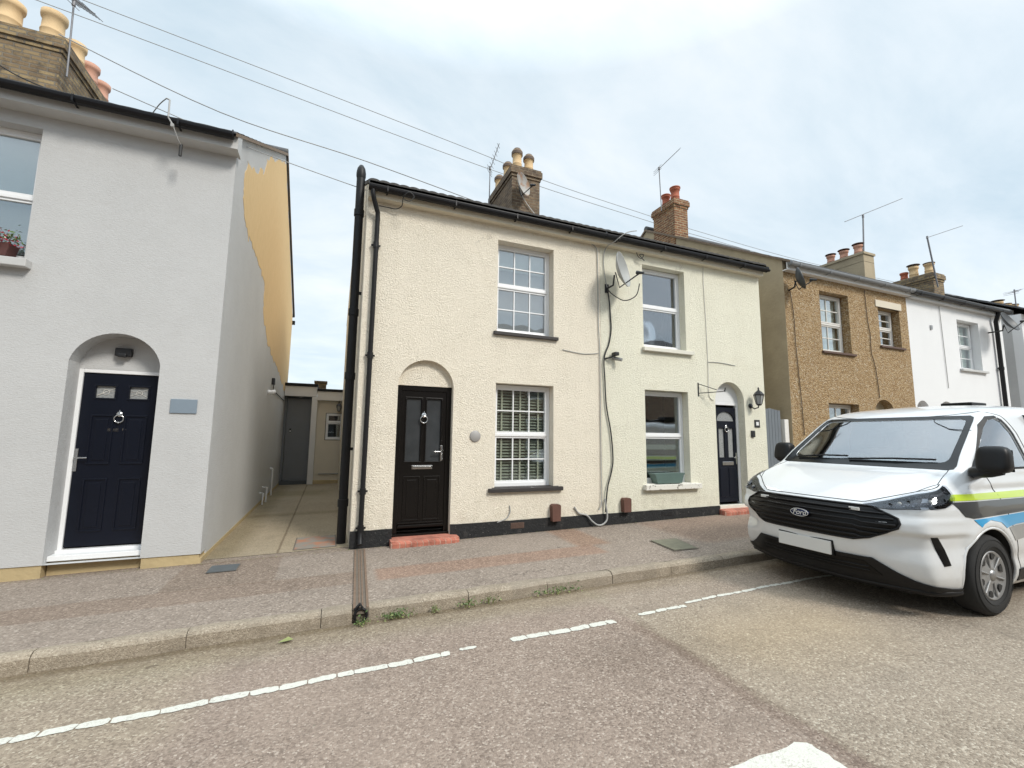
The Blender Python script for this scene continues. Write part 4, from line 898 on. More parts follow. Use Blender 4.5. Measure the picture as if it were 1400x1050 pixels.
mb = MB(); mb.box(-1.345, -1.325, D + .012, 16, -.3, .03); mb.build('plinth', 'ochre_plinth', grey)
# bare patch on the side wall, irregular edge
pp = [(7.16, 5.45), (7.06, 5.05), (7.17, 4.7), (7.76, 4.52), (8.95, 4.5), (9.6, 4.38), (9.67, 3.84), (10.59, 3.41), (11.88, 3.26), (13.4, 3.1), (14.6, 2.85), (15.6, 2.75), (15.98, 3.6), (15.98, 5.3), (14.04, 6.50), (11.5, 8.0), (10.2, 7.35), (8.75, 6.50), (8.46, 6.05), (7.95, 5.72), (7.5, 5.60)]
pf = []
for i in range(len(pp)):
    (a, b1), (c_, d1) = pp[i], pp[(i + 1) % len(pp)]; L_ = math.hypot(c_ - a, d1 - b1); k_ = max(1, int(L_ / .035))
    for j in range(k_): t_ = j / k_; pf.append((a + (c_ - a) * t_ + .14 * noise.fractal(Vector((a * 3 + j * .09, b1 * 3, 0)), .8, 2.2, 5), b1 + (d1 - b1) * t_ + .10 * noise.fractal(Vector((j * .11, a * 3, 3)), .8, 2.2, 5)))
pf = [(min(15.98, a), min(b1, 8.10 - abs(a - 11.35) * .585)) for a, b1 in pf]
mb = MB(); mb.prism(pf, -1.331, -1.326, 'YZ'); mb.build('bare_patch', 'unpainted_render', grey)
mb = MB(); mb.box(-9, -1.31, D - .18, D - .001, 5.10, 5.12); mb.build('soffit', 'grey_white_wood', grey)
mb = MB(); mb.box(-9, -1.31, D - .205, D - .18, 5.10, 5.27); mb.build('fascia', 'grey_white_wood', grey)
mb = MB(); mb.prism([(D - .205, 5.10), (D + .03, 5.10), (D + .03, 5.42), (D - .205, 5.28)], -1.31, -1.285, 'YZ'); mb.build('box_end', 'grey_white_wood', grey)
gutter(grey, -9, -1.33, D - .28, 5.235, brackets=.98, r=.058)
roof(grey, -9, -1.29, D - .25, 5.28, 11.35, 8.20, 'slate_tile', .25, .006, back=16.25)
mb = MB(); mb.box(-9, -1.27, 16.28, 16.4, 5.15, 5.27); mb.build('rear_gutter', 'gutter_plastic', grey)
wg = window(grey, -4.6, -3.24, 3.37, 4.95, D + .14, 'plain', glassm='upper_glass', mid=4.15)
sill(wg, -4.7, -3.17, 3.37, .09, .11, 'grey_white_wood')
mb = MB(); mb.box(-4.5, -3.3, D + .24, D + .25, 4.15, 4.9); mb.build('blind', 'blind_pale', wg)
slats(wg, -4.5, -3.33, 3.44, 4.12, D + .26, 'blind_pale', .03, tilt=1.2)
wg2 = window(grey, -4.7, -3.335, .85, 2.42, D + .14, 'plain', mid=1.65); sill(wg2, -4.8, -3.33, .85, .08, .08, 'grey_white_wood')
yd = D + .25
mb = MB(); mb.box(-2.75, -1.91, yd + .0, yd + .06, 2.235, 2.66); mb.build('tympanum', 'grey_render', grey)
dl = door_leaf(-2.705, -1.955, .20, 2.185, yd + .018, 'navy_door', [(-2.60, -2.38, 1.12, 1.70), (-2.28, -2.06, 1.12, 1.70), (-2.60, -2.38, .36, .96), (-2.28, -2.06, .36, .96)], [(-2.58, -2.40, 1.90, 2.04), (-2.26, -2.08, 1.90, 2.04)], grey)
door_frame(dl, -2.75, -1.91, .18, 2.235, yd, .042, 'upvc')
mb = MB(); mb.box(-2.60, -2.38, yd + .04, yd + .044, 1.88, 2.06); mb.box(-2.28, -2.06, yd + .04, yd + .044, 1.88, 2.06); mb.build('pane', 'leaded_glass', dl)
for s_ in (-1, 1):
    mb = MB()
    cxx = -2.33 + s_ * .16
    mb.tube([(cxx - s_ * .085, yd + .036, 1.98), (cxx - s_ * .02, yd + .036, 1.985), (cxx + s_ * .085, yd + .036, 1.92)], .003, 4); mb.tube([(cxx - .085, yd + .036, 1.93), (cxx + .085, yd + .036, 2.02)], .003, 4)
    mb.tube([(cxx + .03 * math.cos(a), yd + .036, 1.97 + .03 * math.sin(a)) for a in [2 * PI * k / 14 for k in range(15)]], .003, 4)
    mb.build('glass_leading', 'cable_white', dl)
knocker(dl, -2.33, yd + .016, 1.66, s=1.0); lever(dl, -2.685, yd + .014, 1.20, 1, h=.26)

mb = MB(); q_ = random.Random(4)
for k in range(9): mb.box(-2.44 + k * .013, -2.433 + k * .013, yd + .014, yd + .019, 1.515 + q_.uniform(0, .006), 1.545 + q_.uniform(-.008, 0))
mb.box(-2.445, -2.325, yd + .014, yd + .018, 1.508, 1.513); mb.prism([(-2.29, 1.515), (-2.29, 1.545), (-2.25, 1.53)], yd + .014, yd + .018, 'XZ'); mb.build('door_sign', 'chrome', dl)
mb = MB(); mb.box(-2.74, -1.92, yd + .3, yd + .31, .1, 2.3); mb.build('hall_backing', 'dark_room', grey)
mb = MB(); mb.box(-2.746, -1.914, D + .06, yd + .02, .10, .155, .006); mb.build('threshold', 'upvc', grey)
mb = MB(); mb.box(-2.42, -2.26, yd - .07, yd, 2.40, 2.50, .012); mb.box(-2.38, -2.30, yd - .10, yd - .06, 2.385, 2.43, .01)
solo(mb, 'porch_light', 'lamp_black', 'small black light in the arch over the navy six-panel door', 'light', (-2.34, yd, 2.4))
mb = MB(); mb.box(-1.77, -1.50, D - .014, D, 1.73, 1.90, .005); solo(mb, 'number_plaque', 'slate_plaque', 'blue-grey slate plaque on the grey wall beside the navy six-panel door', 'plaque', (-1.64, D, 1.73), 'number plaques')
chimney(grey, -5.4, -4.43, 9.0, 10.9, 6.6, 7.95, 'stock_brick', [
    (-5.22, 9.2, 7.97, .50, .155, 'clay_pot', 'clay_pot_dark', None), (-4.68, 9.2, 7.97, .50, .155, 'clay_pot', 'clay_pot_dark', None), (-4.62, 9.75, 7.97, .46, .14, 'clay_pot', 'clay_pot_dark', None),
    (-5.2, 9.8, 7.97, .46, .14, 'clay_pot', 'clay_pot_dark', None), (-4.62, 10.25, 7.97, .46, .14, 'pink_pot', 'clay_pot_dark', None), (-4.62, 10.7, 7.97, .44, .14, 'pink_pot', 'clay_pot_dark', None)], capmat='concrete_cap')
for x_, nm, hs in ((-1.302, grey, ((6.19, 5.27), (11.35, 8.19), (16.24, 5.42))), (8.905, tan, ((6.26, ZT + .15), (10.9, 8.05), (15.3, 5.4)))):
    mb = MB(); (a0, z0_), (a1, z1_), (a2, z2_) = hs; mb.prism([(a0, z0_ - .035), (a1, z1_ - .035), (a2, z2_ - .035), (a2, z2_ + .012), (a1, z1_ + .03), (a0, z0_ + .012)], x_, x_ + .022, 'YZ'); mb.build('verge', 'verge_mortar', nm)
# window box on the upper sill
wb = thing('window_box', 'dark red window box of flowers on the upper sill of the grey house', 'window box', (-3.8, D, 3.38))
mb = MB(); mb.prism([(-4.4, 3.385), (-3.36, 3.385), (-3.33, 3.53), (-4.43, 3.53)], D - .08, D + .08, 'XZ'); mb.build('trough', 'terracotta_trough', wb)
def leaves(n_, fn, size, seed):
    q = random.Random(seed); mb = MB()
    for _ in range(n_):
        c = Vector(fn(q)); d_ = Vector((q.gauss(0, 1), q.gauss(0, 1), abs(q.gauss(0, 1)) + .3)).normalized(); s_ = d_.orthogonal().normalized(); s_ = Matrix.Rotation(q.uniform(0, 6.3), 3, d_) @ s_; t_ = d_.cross(s_); k = size * q.uniform(.6, 1.3)
        mb.add([c - s_ * k, c - t_ * k * .45 + d_ * k * .15, c + s_ * k, c + t_ * k * .45 + d_ * k * .15], [(0, 1, 2, 3)])
    return mb
leaves(420, lambda q: (q.uniform(-4.45, -3.26), D + q.uniform(-.14, .08), 3.55 + abs(q.gauss(0, .07))), .024, 1).build('foliage', 'leaf', wb, fix=False)
leaves(90, lambda q: (q.uniform(-3.55, -3.24), D + q.uniform(-.16, .0), 3.50 + abs(q.gauss(0, .06))), .018, 2).build('red_flowers', 'petal_red', wb, fix=False)
leaves(90, lambda q: (q.uniform(-4.45, -3.35), D + q.uniform(-.16, .0), 3.56 + abs(q.gauss(0, .07))), .018, 3).build('white_flowers', 'petal_white', wb, fix=False)
# bits on the side wall and eaves
sw = thing('bulkhead_light', 'white bulkhead light low on the alley side wall of the grey house', 'light', (-1.33, 11.3, 2.43), 'lights on the alley wall')
mb = MB(); mb.lathe([(.001, 0), (.05, 0), (.055, .03), (.04, .06), (.06, .10), (.05, .15), (.001, .17)], (-1.33, 11.3, 2.43), 'X', 16); mb.build('lamp_body', 'white_plastic', sw)
mb = MB(); mb.box(-1.33, -1.26, 11.85, 11.98, 2.66, 2.82, .015); mb.tube([(-1.29, 11.95, 2.68), (-1.31, 12.1, 2.55), (-1.32, 15.1, 2.5)], .010, 6); solo(mb, 'wall_camera', 'lamp_black', 'small black camera with cable on the alley wall of the grey house', 'camera', (-1.33, 11.9, 2.7))
mb = MB(); mb.tube([(-1.27, 12.85, -.05), (-1.27, 12.85, .62)], .022, 8); mb.tube([(-1.27, 12.85, .62), (-1.34, 12.85, .64)], .022, 8); solo(mb, 'waste_pipe', 'white_plastic', 'upright grey waste pipe at the foot of the alley wall', 'pipe', (-1.27, 12.85, 0), 'short pipes at the foot of the alley wall')
mb = MB(); mb.tube([(-1.34, 11.6, .30), (-1.24, 11.6, .30), (-1.24, 11.6, -.05)], .022, 8); mb.tube([(-1.34, 11.2, .22), (-1.26, 11.2, .22), (-1.26, 11.2, -.05)], .016, 8); solo(mb, 'waste_pipe', 'white_plastic', 'short bent white pipes low on the alley wall nearer the street', 'pipe', (-1.27, 11.6, 0), 'short pipes at the foot of the alley wall')
ep = thing('cable_dropper', 'thin rod and cable weight hanging over the gutter of the grey house', 'cable bracket', (-2.0, 6.2, 5.3))
mb = MB(); mb.tube([(-2.04, 6.16, 5.50), (-2.0, 6.14, 5.48), (-1.99, 6.12, 5.24), (-1.93, 6.10, 5.14)], .010, 6); mb.tube([(-1.93, 6.1, 5.14), (-1.88, 6.14, 5.0), (-1.86, 6.2, 4.96)], .007, 6); mb.box(-1.955, -1.92, 6.09, 6.12, 5.12, 5.16, .005); mb.build('rod', 'cable_grey', ep)
mb = MB(); mb.tube([(-1.86, 6.2, 4.98), (-1.86, 6.2, 4.83)], .018, 8); mb.build('weight', 'cable_black', ep)
cable('eaves_cable', [(-2.04, 6.16, 5.50), (-2.15, 6.3, 5.49), (-2.4, 6.7, 5.50), (-2.7, 7.2, 5.75)], .006, 'cable_grey', 'thin grey wire from the roof to the rod on the grey house gutter')

# ================================================================== alley outbuildings
ob = thing('outbuilding', 'low grey outbuilding with flush grey door at the end of the alley', 'outbuilding', (-.9, 15.2, 0), 'low flat-roofed outbuildings at the alley end')
mb = MB(); mb.box(-1.9, -1.26, 15.35, 18, -.1, 2.98); mb.box(-1.26, -.55, 15.5, 18, -.1, 2.98); mb.build('wall', 'grey_door', ob)
dg_ = MB(); dg_.box(-1.25, -.56, 15.36, 15.41, .10, 2.60, .005); dgo = dg_.build('door', 'grey_door', ob)
mb = MB(); mb.box(-1.14, -1.09, 15.34, 15.36, 1.55, 1.67, .004); mb.build('key_pad', 'lamp_black', dgo); mb = MB(); mb.box(-1.13, -1.10, 15.33, 15.345, 1.57, 1.61); mb.build('key_pad_button', 'white_plastic', dgo)
mb = MB(); mb.box(-1.32, -.42, 15.12, 15.30, 2.66, 2.97, .006); mb.build('fascia', 'white_fascia', ob)
mb = MB(); mb.box(-1.34, -.40, 15.08, 18, 2.975, 3.06, .01); mb.build('flat_roof', 'gutter_plastic', ob)
mb = MB(); mb.box(-.55, -.39, 15.12, 15.45, -.03, 2.655, .006); mb.build('post', 'white_fascia', ob)
mb = MB(); mb.box(-1.3, -.56, 15.25, 15.36, -.05, .10, .01); mb.build('threshold', 'cover_grey', ob)
mb = MB(); mb.lathe([(.001, -.03), (.05, -.025), (.06, 0)], (-.88, 15.3, 2.655), 'Z', 16); mb.build('ceiling_light', 'lamp_glass', ob)
cr = thing('outbuilding', 'low cream outbuilding with small white window at the end of the alley', 'outbuilding', (.2, 15.2, 0), 'low flat-roofed outbuildings at the alley end')
mb = holed(rect(-.39, 2.2, -.1, 2.84), [rect(-.13, .40, 1.32, 2.18)], 15.25, 15.45); mb.build('wall', 'cream_paint', cr, fix=False)
mb = MB(); mb.box(-.41, 2.2, 15.10, 15.24, 2.56, 2.84, .006); mb.build('fascia', 'white_fascia', cr)
mb = MB(); mb.box(-.41, 2.2, 15.06, 18, 2.845, 2.92, .01); mb.build('flat_roof', 'gutter_plastic', cr)
mb = MB(); mb.box(-.39, 2.2, 15.15, 15.25, -.05, .10, .01); mb.build('plinth', 'ochre_plinth', cr)
mb = MB(); mb.box(-.25, 1.5, 15.22, 15.25, .27, .30); mb.build('rail', 'dull_metal', cr)
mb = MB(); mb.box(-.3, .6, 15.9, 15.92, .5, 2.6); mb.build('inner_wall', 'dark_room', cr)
wa_ = window(cr, -.11, .38, 1.34, 2.16, 15.24, 'plain', glassm='dark_glass', mid=1.88, fw=.04)
mb = MB(); mb.box(-.52, -.18, 16.0, 16.5, 2.9, 3.22); mb.box(-.55, -.15, 15.97, 16.53, 3.2, 3.26); solo(mb, 'chimney_stub', 'stock_brick', 'squat brick chimney stub behind the alley flat roofs', 'chimney', (-.35, 16.2, 2.9))
lt = thing('wall_lantern', 'small black lantern hanging by the little window at the end of the alley', 'lantern', (.24, 15.15, 2.3), 'lanterns')
lantern(lt, .24, 15.1, 2.22, .85); mb = MB(); mb.tube([(.24, 15.25, 2.55), (.24, 15.1, 2.56), (.24, 15.1, 2.53)], .01, 6); mb.build('bracket', 'lamp_black', lt)

# ================================================================== aerials, roof dish, overhead cables
ro = thing('satellite_dish', 'rusty streaked dish on the sooty chimney', 'satellite dish', (3.85, 8.9, 7.2), 'satellite dishes')
dish(ro, (3.68, 8.70, 7.12), .27, (.55, -.82, .15), 'dish_rusty')
cable('chimney_cable', [(3.70, 8.86, 7.42), (3.74, 8.86, 7.1), (3.9, 8.88, 6.85), (4.12, 8.88, 6.62), (4.22, 8.86, 6.52)], .010, 'cable_white', 'pale twin cable trailing down the sooty chimney from the rusty dish')
aerial('television_aerial', 'tall thin aerial rising beside the sooty chimney', (3.38, 10.0, 7.0), (3.39, 10, 8.22), (3.38, 10, 8.15), (3.57, 9.85, 8.85), 7, .30)
aerial('television_aerial', 'aerial slanting up beside the two red chimney pots', (8.75, 9.95, 8.2), (8.66, 9.9, 9.48), (8.6, 9.9, 9.42), (9.38, 9.8, 10.25), 11, .34)
aerial('television_aerial', 'long aerial on a mast above the three capped pink pots', (13.4, 7.3, 6.5), (13.52, 7.3, 7.75), (12.69, 7.3, 7.43), (15.5, 7.3, 8.73), 0, .2, r=.02)
aerial('television_aerial', 'bent pole aerial leaning from the stock brick chimney', (18.05, 7.78, 6.5), (17.72, 7.78, 8.12), (17.66, 7.78, 8.10), (20.05, 7.8, 9.0), 0, .2, r=.025)
aerial('television_aerial', 'small aerial over the farthest chimney pots', (26.7, 9, 6.9), (26.72, 9, 7.95), (26.4, 9, 7.8), (27.3, 9, 8.1), 4, .4, r=.022)
aerial('television_aerial', 'tangled aerial on the tall chimney of the grey house', (-4.33, 9.0, 7.3), (-4.37, 9, 8.62), (-4.55, 9, 8.8), (-3.95, 8.7, 8.32), 9, .5)
G_ = 'overhead cables crossing the sky'
cable('overhead_cable', [(-9, 12, 11.5), (-5.51, 12, 11.14), (3.36, 12, 10.02), (5.92, 12, 9.61), (9.92, 12, 9.29), (11.73, 12, 9.16), (18.45, 12, 8.92), (30, 12, 9.0)], .009, 'cable_grey', 'uppermost overhead cable passing behind both brick chimneys', group=G_)
cable('overhead_cable', [(-9, 12, 11.1), (-5.42, 12, 10.72), (3.83, 12, 9.56), (9.91, 12, 9.08), (12, 12, 8.97), (18.45, 12, 8.78), (30, 12, 8.9)], .009, 'cable_grey', 'second overhead cable just below the uppermost one', group=G_)
cable('overhead_cable', [(-4.3, 8.6, 7.72), (-1.93, 8, 6.68), (.33, 8, 6.42), (2.8, 8, 6.05)], .008, 'cable_grey', 'lower overhead cable from the left aerial to the cream house roof', group=G_)
cable('overhead_cable', [(-2.9, 7, 6.0), (-1.49, 7, 5.64), (-.78, 7, 5.50), (.33, 7, 5.32)], .006, 'cable_grey', 'short cable spanning the alley between the two roofs', group=G_)
cable('overhead_cable', [(-5.6, 8.7, 7.45), (-4.9, 8.85, 7.05), (-3.9, 8.4, 6.6), (-2.8, 7.2, 5.9)], .010, 'cable_black', 'dark cable drooping across the bricks of the tall chimney', group=G_)

# ================================================================== WHITE VAN
VX, VY, VZ = 4.52, 3.22, gz(5.5) - .107
def simple_coat(name, c, r=.28): simple(name, c, r, .02, 2, coat=.8)
simple_coat('van_white', (.70, .72, .735)); _m = MATS['van_white']; _t = _m.node_tree; _p = _t.nodes['Principled BSDF']; _s = _p.inputs['Base Color'].links[0].from_socket
_c = _t.nodes.new('ShaderNodeTexCoord'); _z = _t.nodes.new('ShaderNodeSeparateXYZ'); _t.links.new(_c.outputs['Object'], _z.inputs[0]); _a = _t.nodes.new('ShaderNodeMapRange'); _a.inputs[1].default_value = .2; _a.inputs[2].default_value = .75; _a.inputs[3].default_value = .5; _a.inputs[4].default_value = .06; _t.links.new(_z.outputs[2], _a.inputs[0])
_n = _t.nodes.new('ShaderNodeTexNoise'); _n.inputs['Scale'].default_value = 6; _n.inputs['Detail'].default_value = 8; _n.inputs['Roughness'].default_value = .7; _t.links.new(_c.outputs['Object'], _n.inputs['Vector']); _u = _t.nodes.new('ShaderNodeMath'); _u.operation = 'MULTIPLY'; _t.links.new(_a.outputs[0], _u.inputs[0]); _t.links.new(_n.outputs[0], _u.inputs[1])
_x = _t.nodes.new('ShaderNodeMix'); _x.data_type = 'RGBA'; _t.links.new(_u.outputs[0], _x.inputs[0]); _t.links.new(_s, _x.inputs[6]); _x.inputs[7].default_value = (.30, .27, .23, 1); _t.links.new(_x.outputs[2], _p.inputs['Base Color'])
simple_coat('van_lime', (.50, .66, .03)); simple_coat('van_decal_dark', (.035, .038, .042)); simple_coat('van_blue', (.04, .33, .62)); simple_coat('van_decal_grey', (.27, .28, .285))
simple('van_trim', (.007, .007, .008), .45, .15, 8, spec=.3); simple('grille_black', (.003, .003, .0035), .35, .1, 8, spec=.25); simple('frit', (.010, .011, .012), .15, .1, 3, spec=.3)
simple('tyre', (.018, .018, .018), .85, .25, 12, bump=.003, bs=60); simple('wheel_silver', (.30, .30, .30), .42, .12, 9, metal=.35); simple('wheel_dark', (.02, .02, .02), .6)
b = NB('lamp_chrome'); b.color(b.ramp(b.vor(70, 'Distance'), [(0, (.5, .5, .52)), (.25, (.12, .12, .13)), (.6, (.02, .02, .022))])).rough(.22); b.p.inputs['Metallic'].default_value = .6; simple('dash', (.03, .032, .034), .8); simple('seat_cloth', (.035, .036, .04), .9); simple('paper', (.75, .76, .76), .7, .05); simple('plate_white', (.62, .62, .60), .4, .03)
simple('badge_blue', (.012, .02, .07), .2, .1)
# profile rows: side z, centre (x, z), corner (x, y, z), half width of the side
ROWS = [(.20, (.20, .20), (.44, .87, .20), .93), (.27, (.13, .27), (.38, .905, .27), .97), (.36, (.09, .36), (.34, .925, .36), .99), (.50, (.03, .50), (.31, .93, .50), 1.00),
        (.64, (.005, .64), (.30, .93, .66), 1.01), (.78, (.0, .77), (.31, .93, .80), 1.015), (.90, (.035, .87), (.33, .925, .92), 1.01), (.98, (.10, .935), (.37, .90, 1.00), 1.00),
        (1.05, (.21, 1.00), (.46, .89, 1.065), .99), (1.12, (.42, 1.09), (.60, .88, 1.13), .98), (1.20, (.68, 1.18), (.78, .875, 1.20), .968), (1.27, (.90, 1.245), (.96, .89, 1.265), .962),
        (1.40, (1.08, 1.39), (1.13, .868, 1.40), .94), (1.58, (1.33, 1.57), (1.38, .832, 1.575), .905), (1.72, (1.53, 1.715), (1.58, .80, 1.715), .875), (1.83, (1.69, 1.83), (1.76, .765, 1.82), .84),
        (1.905, (1.93, 1.905), (2.0, .67, 1.895), .75), (1.95, (2.3, 1.955), (2.35, .46, 1.945), .55), (1.972, (2.75, 1.975), (2.8, .22, 1.972), .28), (1.98, (3.0, 1.985), (3.0, .02, 1.985), .02)]
TS = (.085, .19, .32, .46, .62, .78, .90, .965)
def ctrl_row(row):
    zs, (xc, zc), (x3, y3, z3), ys = row; P = []
    for f in (0, .33, .60, .84): P.append((xc + (x3 - xc) * f ** 2.6, y3 * f, zc + (z3 - zc) * f ** 2))
    P.append((x3, y3, z3))
    xe = 4.97 if zs < 1.9 else 4.97 - (zs - 1.9) * 12
    for k, t in enumerate(TS):
        y = ys if k > 0 else ys - .012
        if k == len(TS) - 1: y = ys - .02
        P.append((x3 + (xe - x3) * t, y, z3 + (zs - z3) * min(1, t * 5)))
    P.append((xe + .05, ys * .90, zs)); P.append((xe + .08, ys * .45, zs)); P.append((xe + .09, 0, zs)); return P
CT = [[Vector(p_) for p_ in ctrl_row(r_)] for r_ in ROWS]
NR, NC = len(CT), len(CT[0])
def crv(p0, p1, p2, p3, t):
    # centripetal-like limited catmull-rom
    m1 = (p2 - p0) * .5; m2 = (p3 - p1) * .5; L_ = (p2 - p1).length
    if m1.length > 1.2 * L_: m1 = m1 * (1.2 * L_ / m1.length)
    if m2.length > 1.2 * L_: m2 = m2 * (1.2 * L_ / m2.length)
    t2, t3 = t * t, t * t * t
    return p1 * (2 * t3 - 3 * t2 + 1) + m1 * (t3 - 2 * t2 + t) + p2 * (-2 * t3 + 3 * t2) + m2 * (t3 - t2)
def samp(L_, u):
    n_ = len(L_); i = min(int(u), n_ - 2); t = u - i
    a = L_[i - 1] if i > 0 else (L_[0] * 2 - L_[1]); d_ = L_[i + 2] if i + 2 < n_ else (L_[-1] * 2 - L_[-2])
    return crv(a, L_[i], L_[i + 1], d_, t)
def sculpt(p):
    x, y, z = p; ay = abs(y)
    def bl(v, c, w_): return math.exp(-((v - c) / w_) ** 2)
    fr = 1 if x < .62 else max(0, 1 - (x - .62) * 6)
    # bumper facets with crisp edges: ledge under the headlamp, hollow cheek round the slot, lower bulge
    def pw(v, pts):
        if v <= pts[0][0]: return pts[0][1]
        for (a, fa), (b1, fb) in zip(pts, pts[1:]):
            if v <= b1: return fa + (fb - fa) * (v - a) / (b1 - a)
        return pts[-1][1]
    k1 = pw(z, [(.36, 0), (.47, .012), (.60, .052), (.70, .040), (.725, .0), (.80, -.012), (.87, .012), (.93, 0)])
    k = k1 * pw(ay, [(.50, 0), (.68, .8), (1.0, 1)]) * fr
    x2 = x + k; y2 = y - math.copysign(.55 * k * pw(ay, [(.6, 0), (.9, 1)]), y) if ay > .01 else y
    # bonnet: raised centre with shoulder creases
    if .2 < x < .95 and 0.98 < z < 1.3:
        z += .006 * (1 / (1 + math.exp((ay - (.42 + .3 * x)) * 45))) * min(1, (x - .2) * 5) * min(1, (.95 - x) * 8)
    # waist crease along the side
    if x > .9 and .8 < ay: y2 -= math.copysign(.010 * bl(z, 1.09, .035) + .012 * bl(z, .46, .06), y)
    # wheel-arch flare
    for hx in (1.04, 4.14):
        d_ = math.hypot(x - hx, z - .335)
        if ay > .85 and z < 1.0: y2 += math.copysign(.014 * bl(d_, .46, .05), y)
    return Vector((x2, y2, z))
FU, FV = 11, 7
def van_grid():
    cols = []
    rows = []
    for j in range((NR - 1) * FV + 1):
        v = j / FV; L_ = [samp([CT[r_][c_] for r_ in range(NR)], v) for c_ in range(NC)]
        us = [i / FU for i in range((NC - 1) * FU + 1)]
        # finer along the long side
        fine = []
        for u in us:
            fine.append(u)
            if 5 <= u < 12.9 and u + 1e-6 < NC - 1: fine.append(u + .5 / FU)
        rows.append([samp(L_, u) for u in fine])
    return rows
VG = van_grid(); GW = len(VG[0])
van = thing('van', 'white panel van with lime and blue side stripes parked at the kerb', 'van', (VX, VY, VZ))
VO = Vector((VX, VY, VZ))
# ---- full skin (both sides) used for projecting panels
def full_skin():
    vs, fs = [], []
    W2 = 2 * GW - 2
    for row in VG:
        ring = [sculpt(p_) for p_ in row]; mir = [Vector((p_.x, -p_.y, p_.z)) for p_ in ring[1:-1]][::-1]
        vs += [Vector((p_.x, -p_.y, p_.z)) for p_ in ring] + [Vector((p_.x, -p_.y, p_.z)) for p_ in mir]
    for j in range(len(VG) - 1):
        for i in range(W2): fs.append((j * W2 + i, j * W2 + (i + 1) % W2, (j + 1) * W2 + (i + 1) % W2, (j + 1) * W2 + i))
    return vs, fs, W2
SV, SF, W2 = full_skin()
bvh = BVHTree.FromPolygons(SV, SF)
def hit(o_, d_):
    r_ = bvh.ray_cast(Vector(o_), Vector(d_)); return r_[0], r_[1]
def proj(u, v, mode, off=0.0):
    """mode F: (y,z) from the front; S: (x,z) from our side (-y); K: kerb side; T: (x,y) from above"""
    if mode == 'F': o_, d_ = (-2, u, v), (1, 0, 0)
    elif mode == 'S': o_, d_ = (u, -3, v), (0, 1, 0)
    elif mode == 'K': o_, d_ = (u, 3, v), (0, -1, 0)
    elif mode == 'D': sg = 1 if u > 0 else -1; o_, d_ = (abs(u) * 0 + .3 - 1.2 + (1 - abs(u)) * -.7, u + sg * (1.2 - .0), v), (.72, -sg * .69, 0)
    else: o_, d_ = (u, v, 4), (0, 0, -1)
    p_, n_ = hit(o_, d_)
    if p_ is None:
        q_ = bvh.find_nearest(Vector({'F': (.1, u, v), 'S': (u, -1, v), 'K': (u, 1, v), 'T': (u, v, 1.2), 'D': (.4, u, v)}[mode])); p_, n_ = q_[0], q_[1]
    if n_.dot(Vector(d_)) > 0: n_ = -n_
    return p_ + n_ * off
_flat = proj
def prH(u, v, off):
    """wraps from the front round the corner: |u| is the lateral place up to .80, then an angle round a vertical axis"""
    s_ = -1 if u < 0 else 1
    a = abs(u); th = max(0, (a - .80) / .185) * R(84); d_ = Vector((math.cos(th), -s_ * math.sin(th), 0))
    start = Vector((.64, s_ * min(a, .80), v)); p_, n_ = hit(start - d_ * 2, d_)
    if p_ is None: q_ = bvh.find_nearest(start); p_, n_ = q_[0], q_[1]
    if n_.dot(d_) > 0: n_ = -n_
    return p_ + n_ * off
def proj(u, v, mode, off=0.0): return prH(u, v, off) if mode == 'H' else _flat(u, v, mode, off)
def densify(poly, st):
    out = []
    for i in range(len(poly)):
        a, b1 = Vector(poly[i]), Vector(poly[(i + 1) % len(poly)]); k = max(1, int((b1 - a).length / st))
        out += [a.lerp(b1, j / k) for j in range(k)]
    return out
def inside(pt, poly):
    x, y = pt; c_ = False; n_ = len(poly)
    for i in range(n_):
        x1, y1 = poly[i]; x2, y2 = poly[(i + 1) % n_]
        if (y1 > y) != (y2 > y) and x < (x2 - x1) * (y - y1) / (y2 - y1) + x1: c_ = not c_
    return c_
def panel(poly, mode, off=.004, thick=.004, st=.035, hole=None):
    """a thin panel following the body inside a 2D outline"""
    B = densify(poly, st); n0 = len(B); pts = list(B); edges = [(i, (i + 1) % n0) for i in range(n0)]
    if hole:
        H = densify(hole, st); h0 = len(pts); pts += H; edges += [(h0 + i, h0 + (i + 1) % len(H)) for i in range(len(H))]
    xs = [p_[0] for p_ in B]; ys = [p_[1] for p_ in B]; x = min(xs) + st / 2
    bt = [tuple(p_) for p_ in B]; ht = [tuple(p_) for p_ in H] if hole else None
    while x < max(xs):
        y = min(ys) + st / 2
        while y < max(ys):
            if inside((x, y), bt) and not (ht and inside((x, y), ht)) and min((Vector((x, y)) - q_).length for q_ in pts[:n0 + (len(H) if hole else 0)]) > st * .45: pts.append(Vector((x, y)))
            y += st
        x += st
    ov, oe, of, *_ = geometry.delaunay_2d_cdt([Vector((p_[0], p_[1])) for p_ in pts], edges, [], 1 if not hole else 1, 1e-6)
    fs = []
    for f in of:
        c_ = sum((ov[i] for i in f), Vector((0, 0))) / len(f)
        if inside((c_.x, c_.y), bt) and not (ht and inside((c_.x, c_.y), ht)): fs.append(list(f))
    top = [proj(p_.x, p_.y, mode, off) for p_ in ov]; bot = [proj(p_.x, p_.y, mode, off - thick) for p_ in ov]
    n_ = len(ov); cnt = {}
    for f in fs:
        for i in range(len(f)): e_ = (f[i], f[(i + 1) % len(f)]); cnt[e_] = 1
    side = [(a, b1, b1 + n_, a + n_) for (a, b1) in cnt if (b1, a) not in cnt]
    mb = MB(); mb.add([VO + p_ for p_ in top], fs, True); mb.add([VO + p_ for p_ in bot], [f[::-1] for f in fs], True)
    for (a, b1, c1, d1) in side: mb.add([VO + top[a], VO + top[b1], VO + bot[b1], VO + bot[a]], [(0, 1, 2, 3)])
    return mb
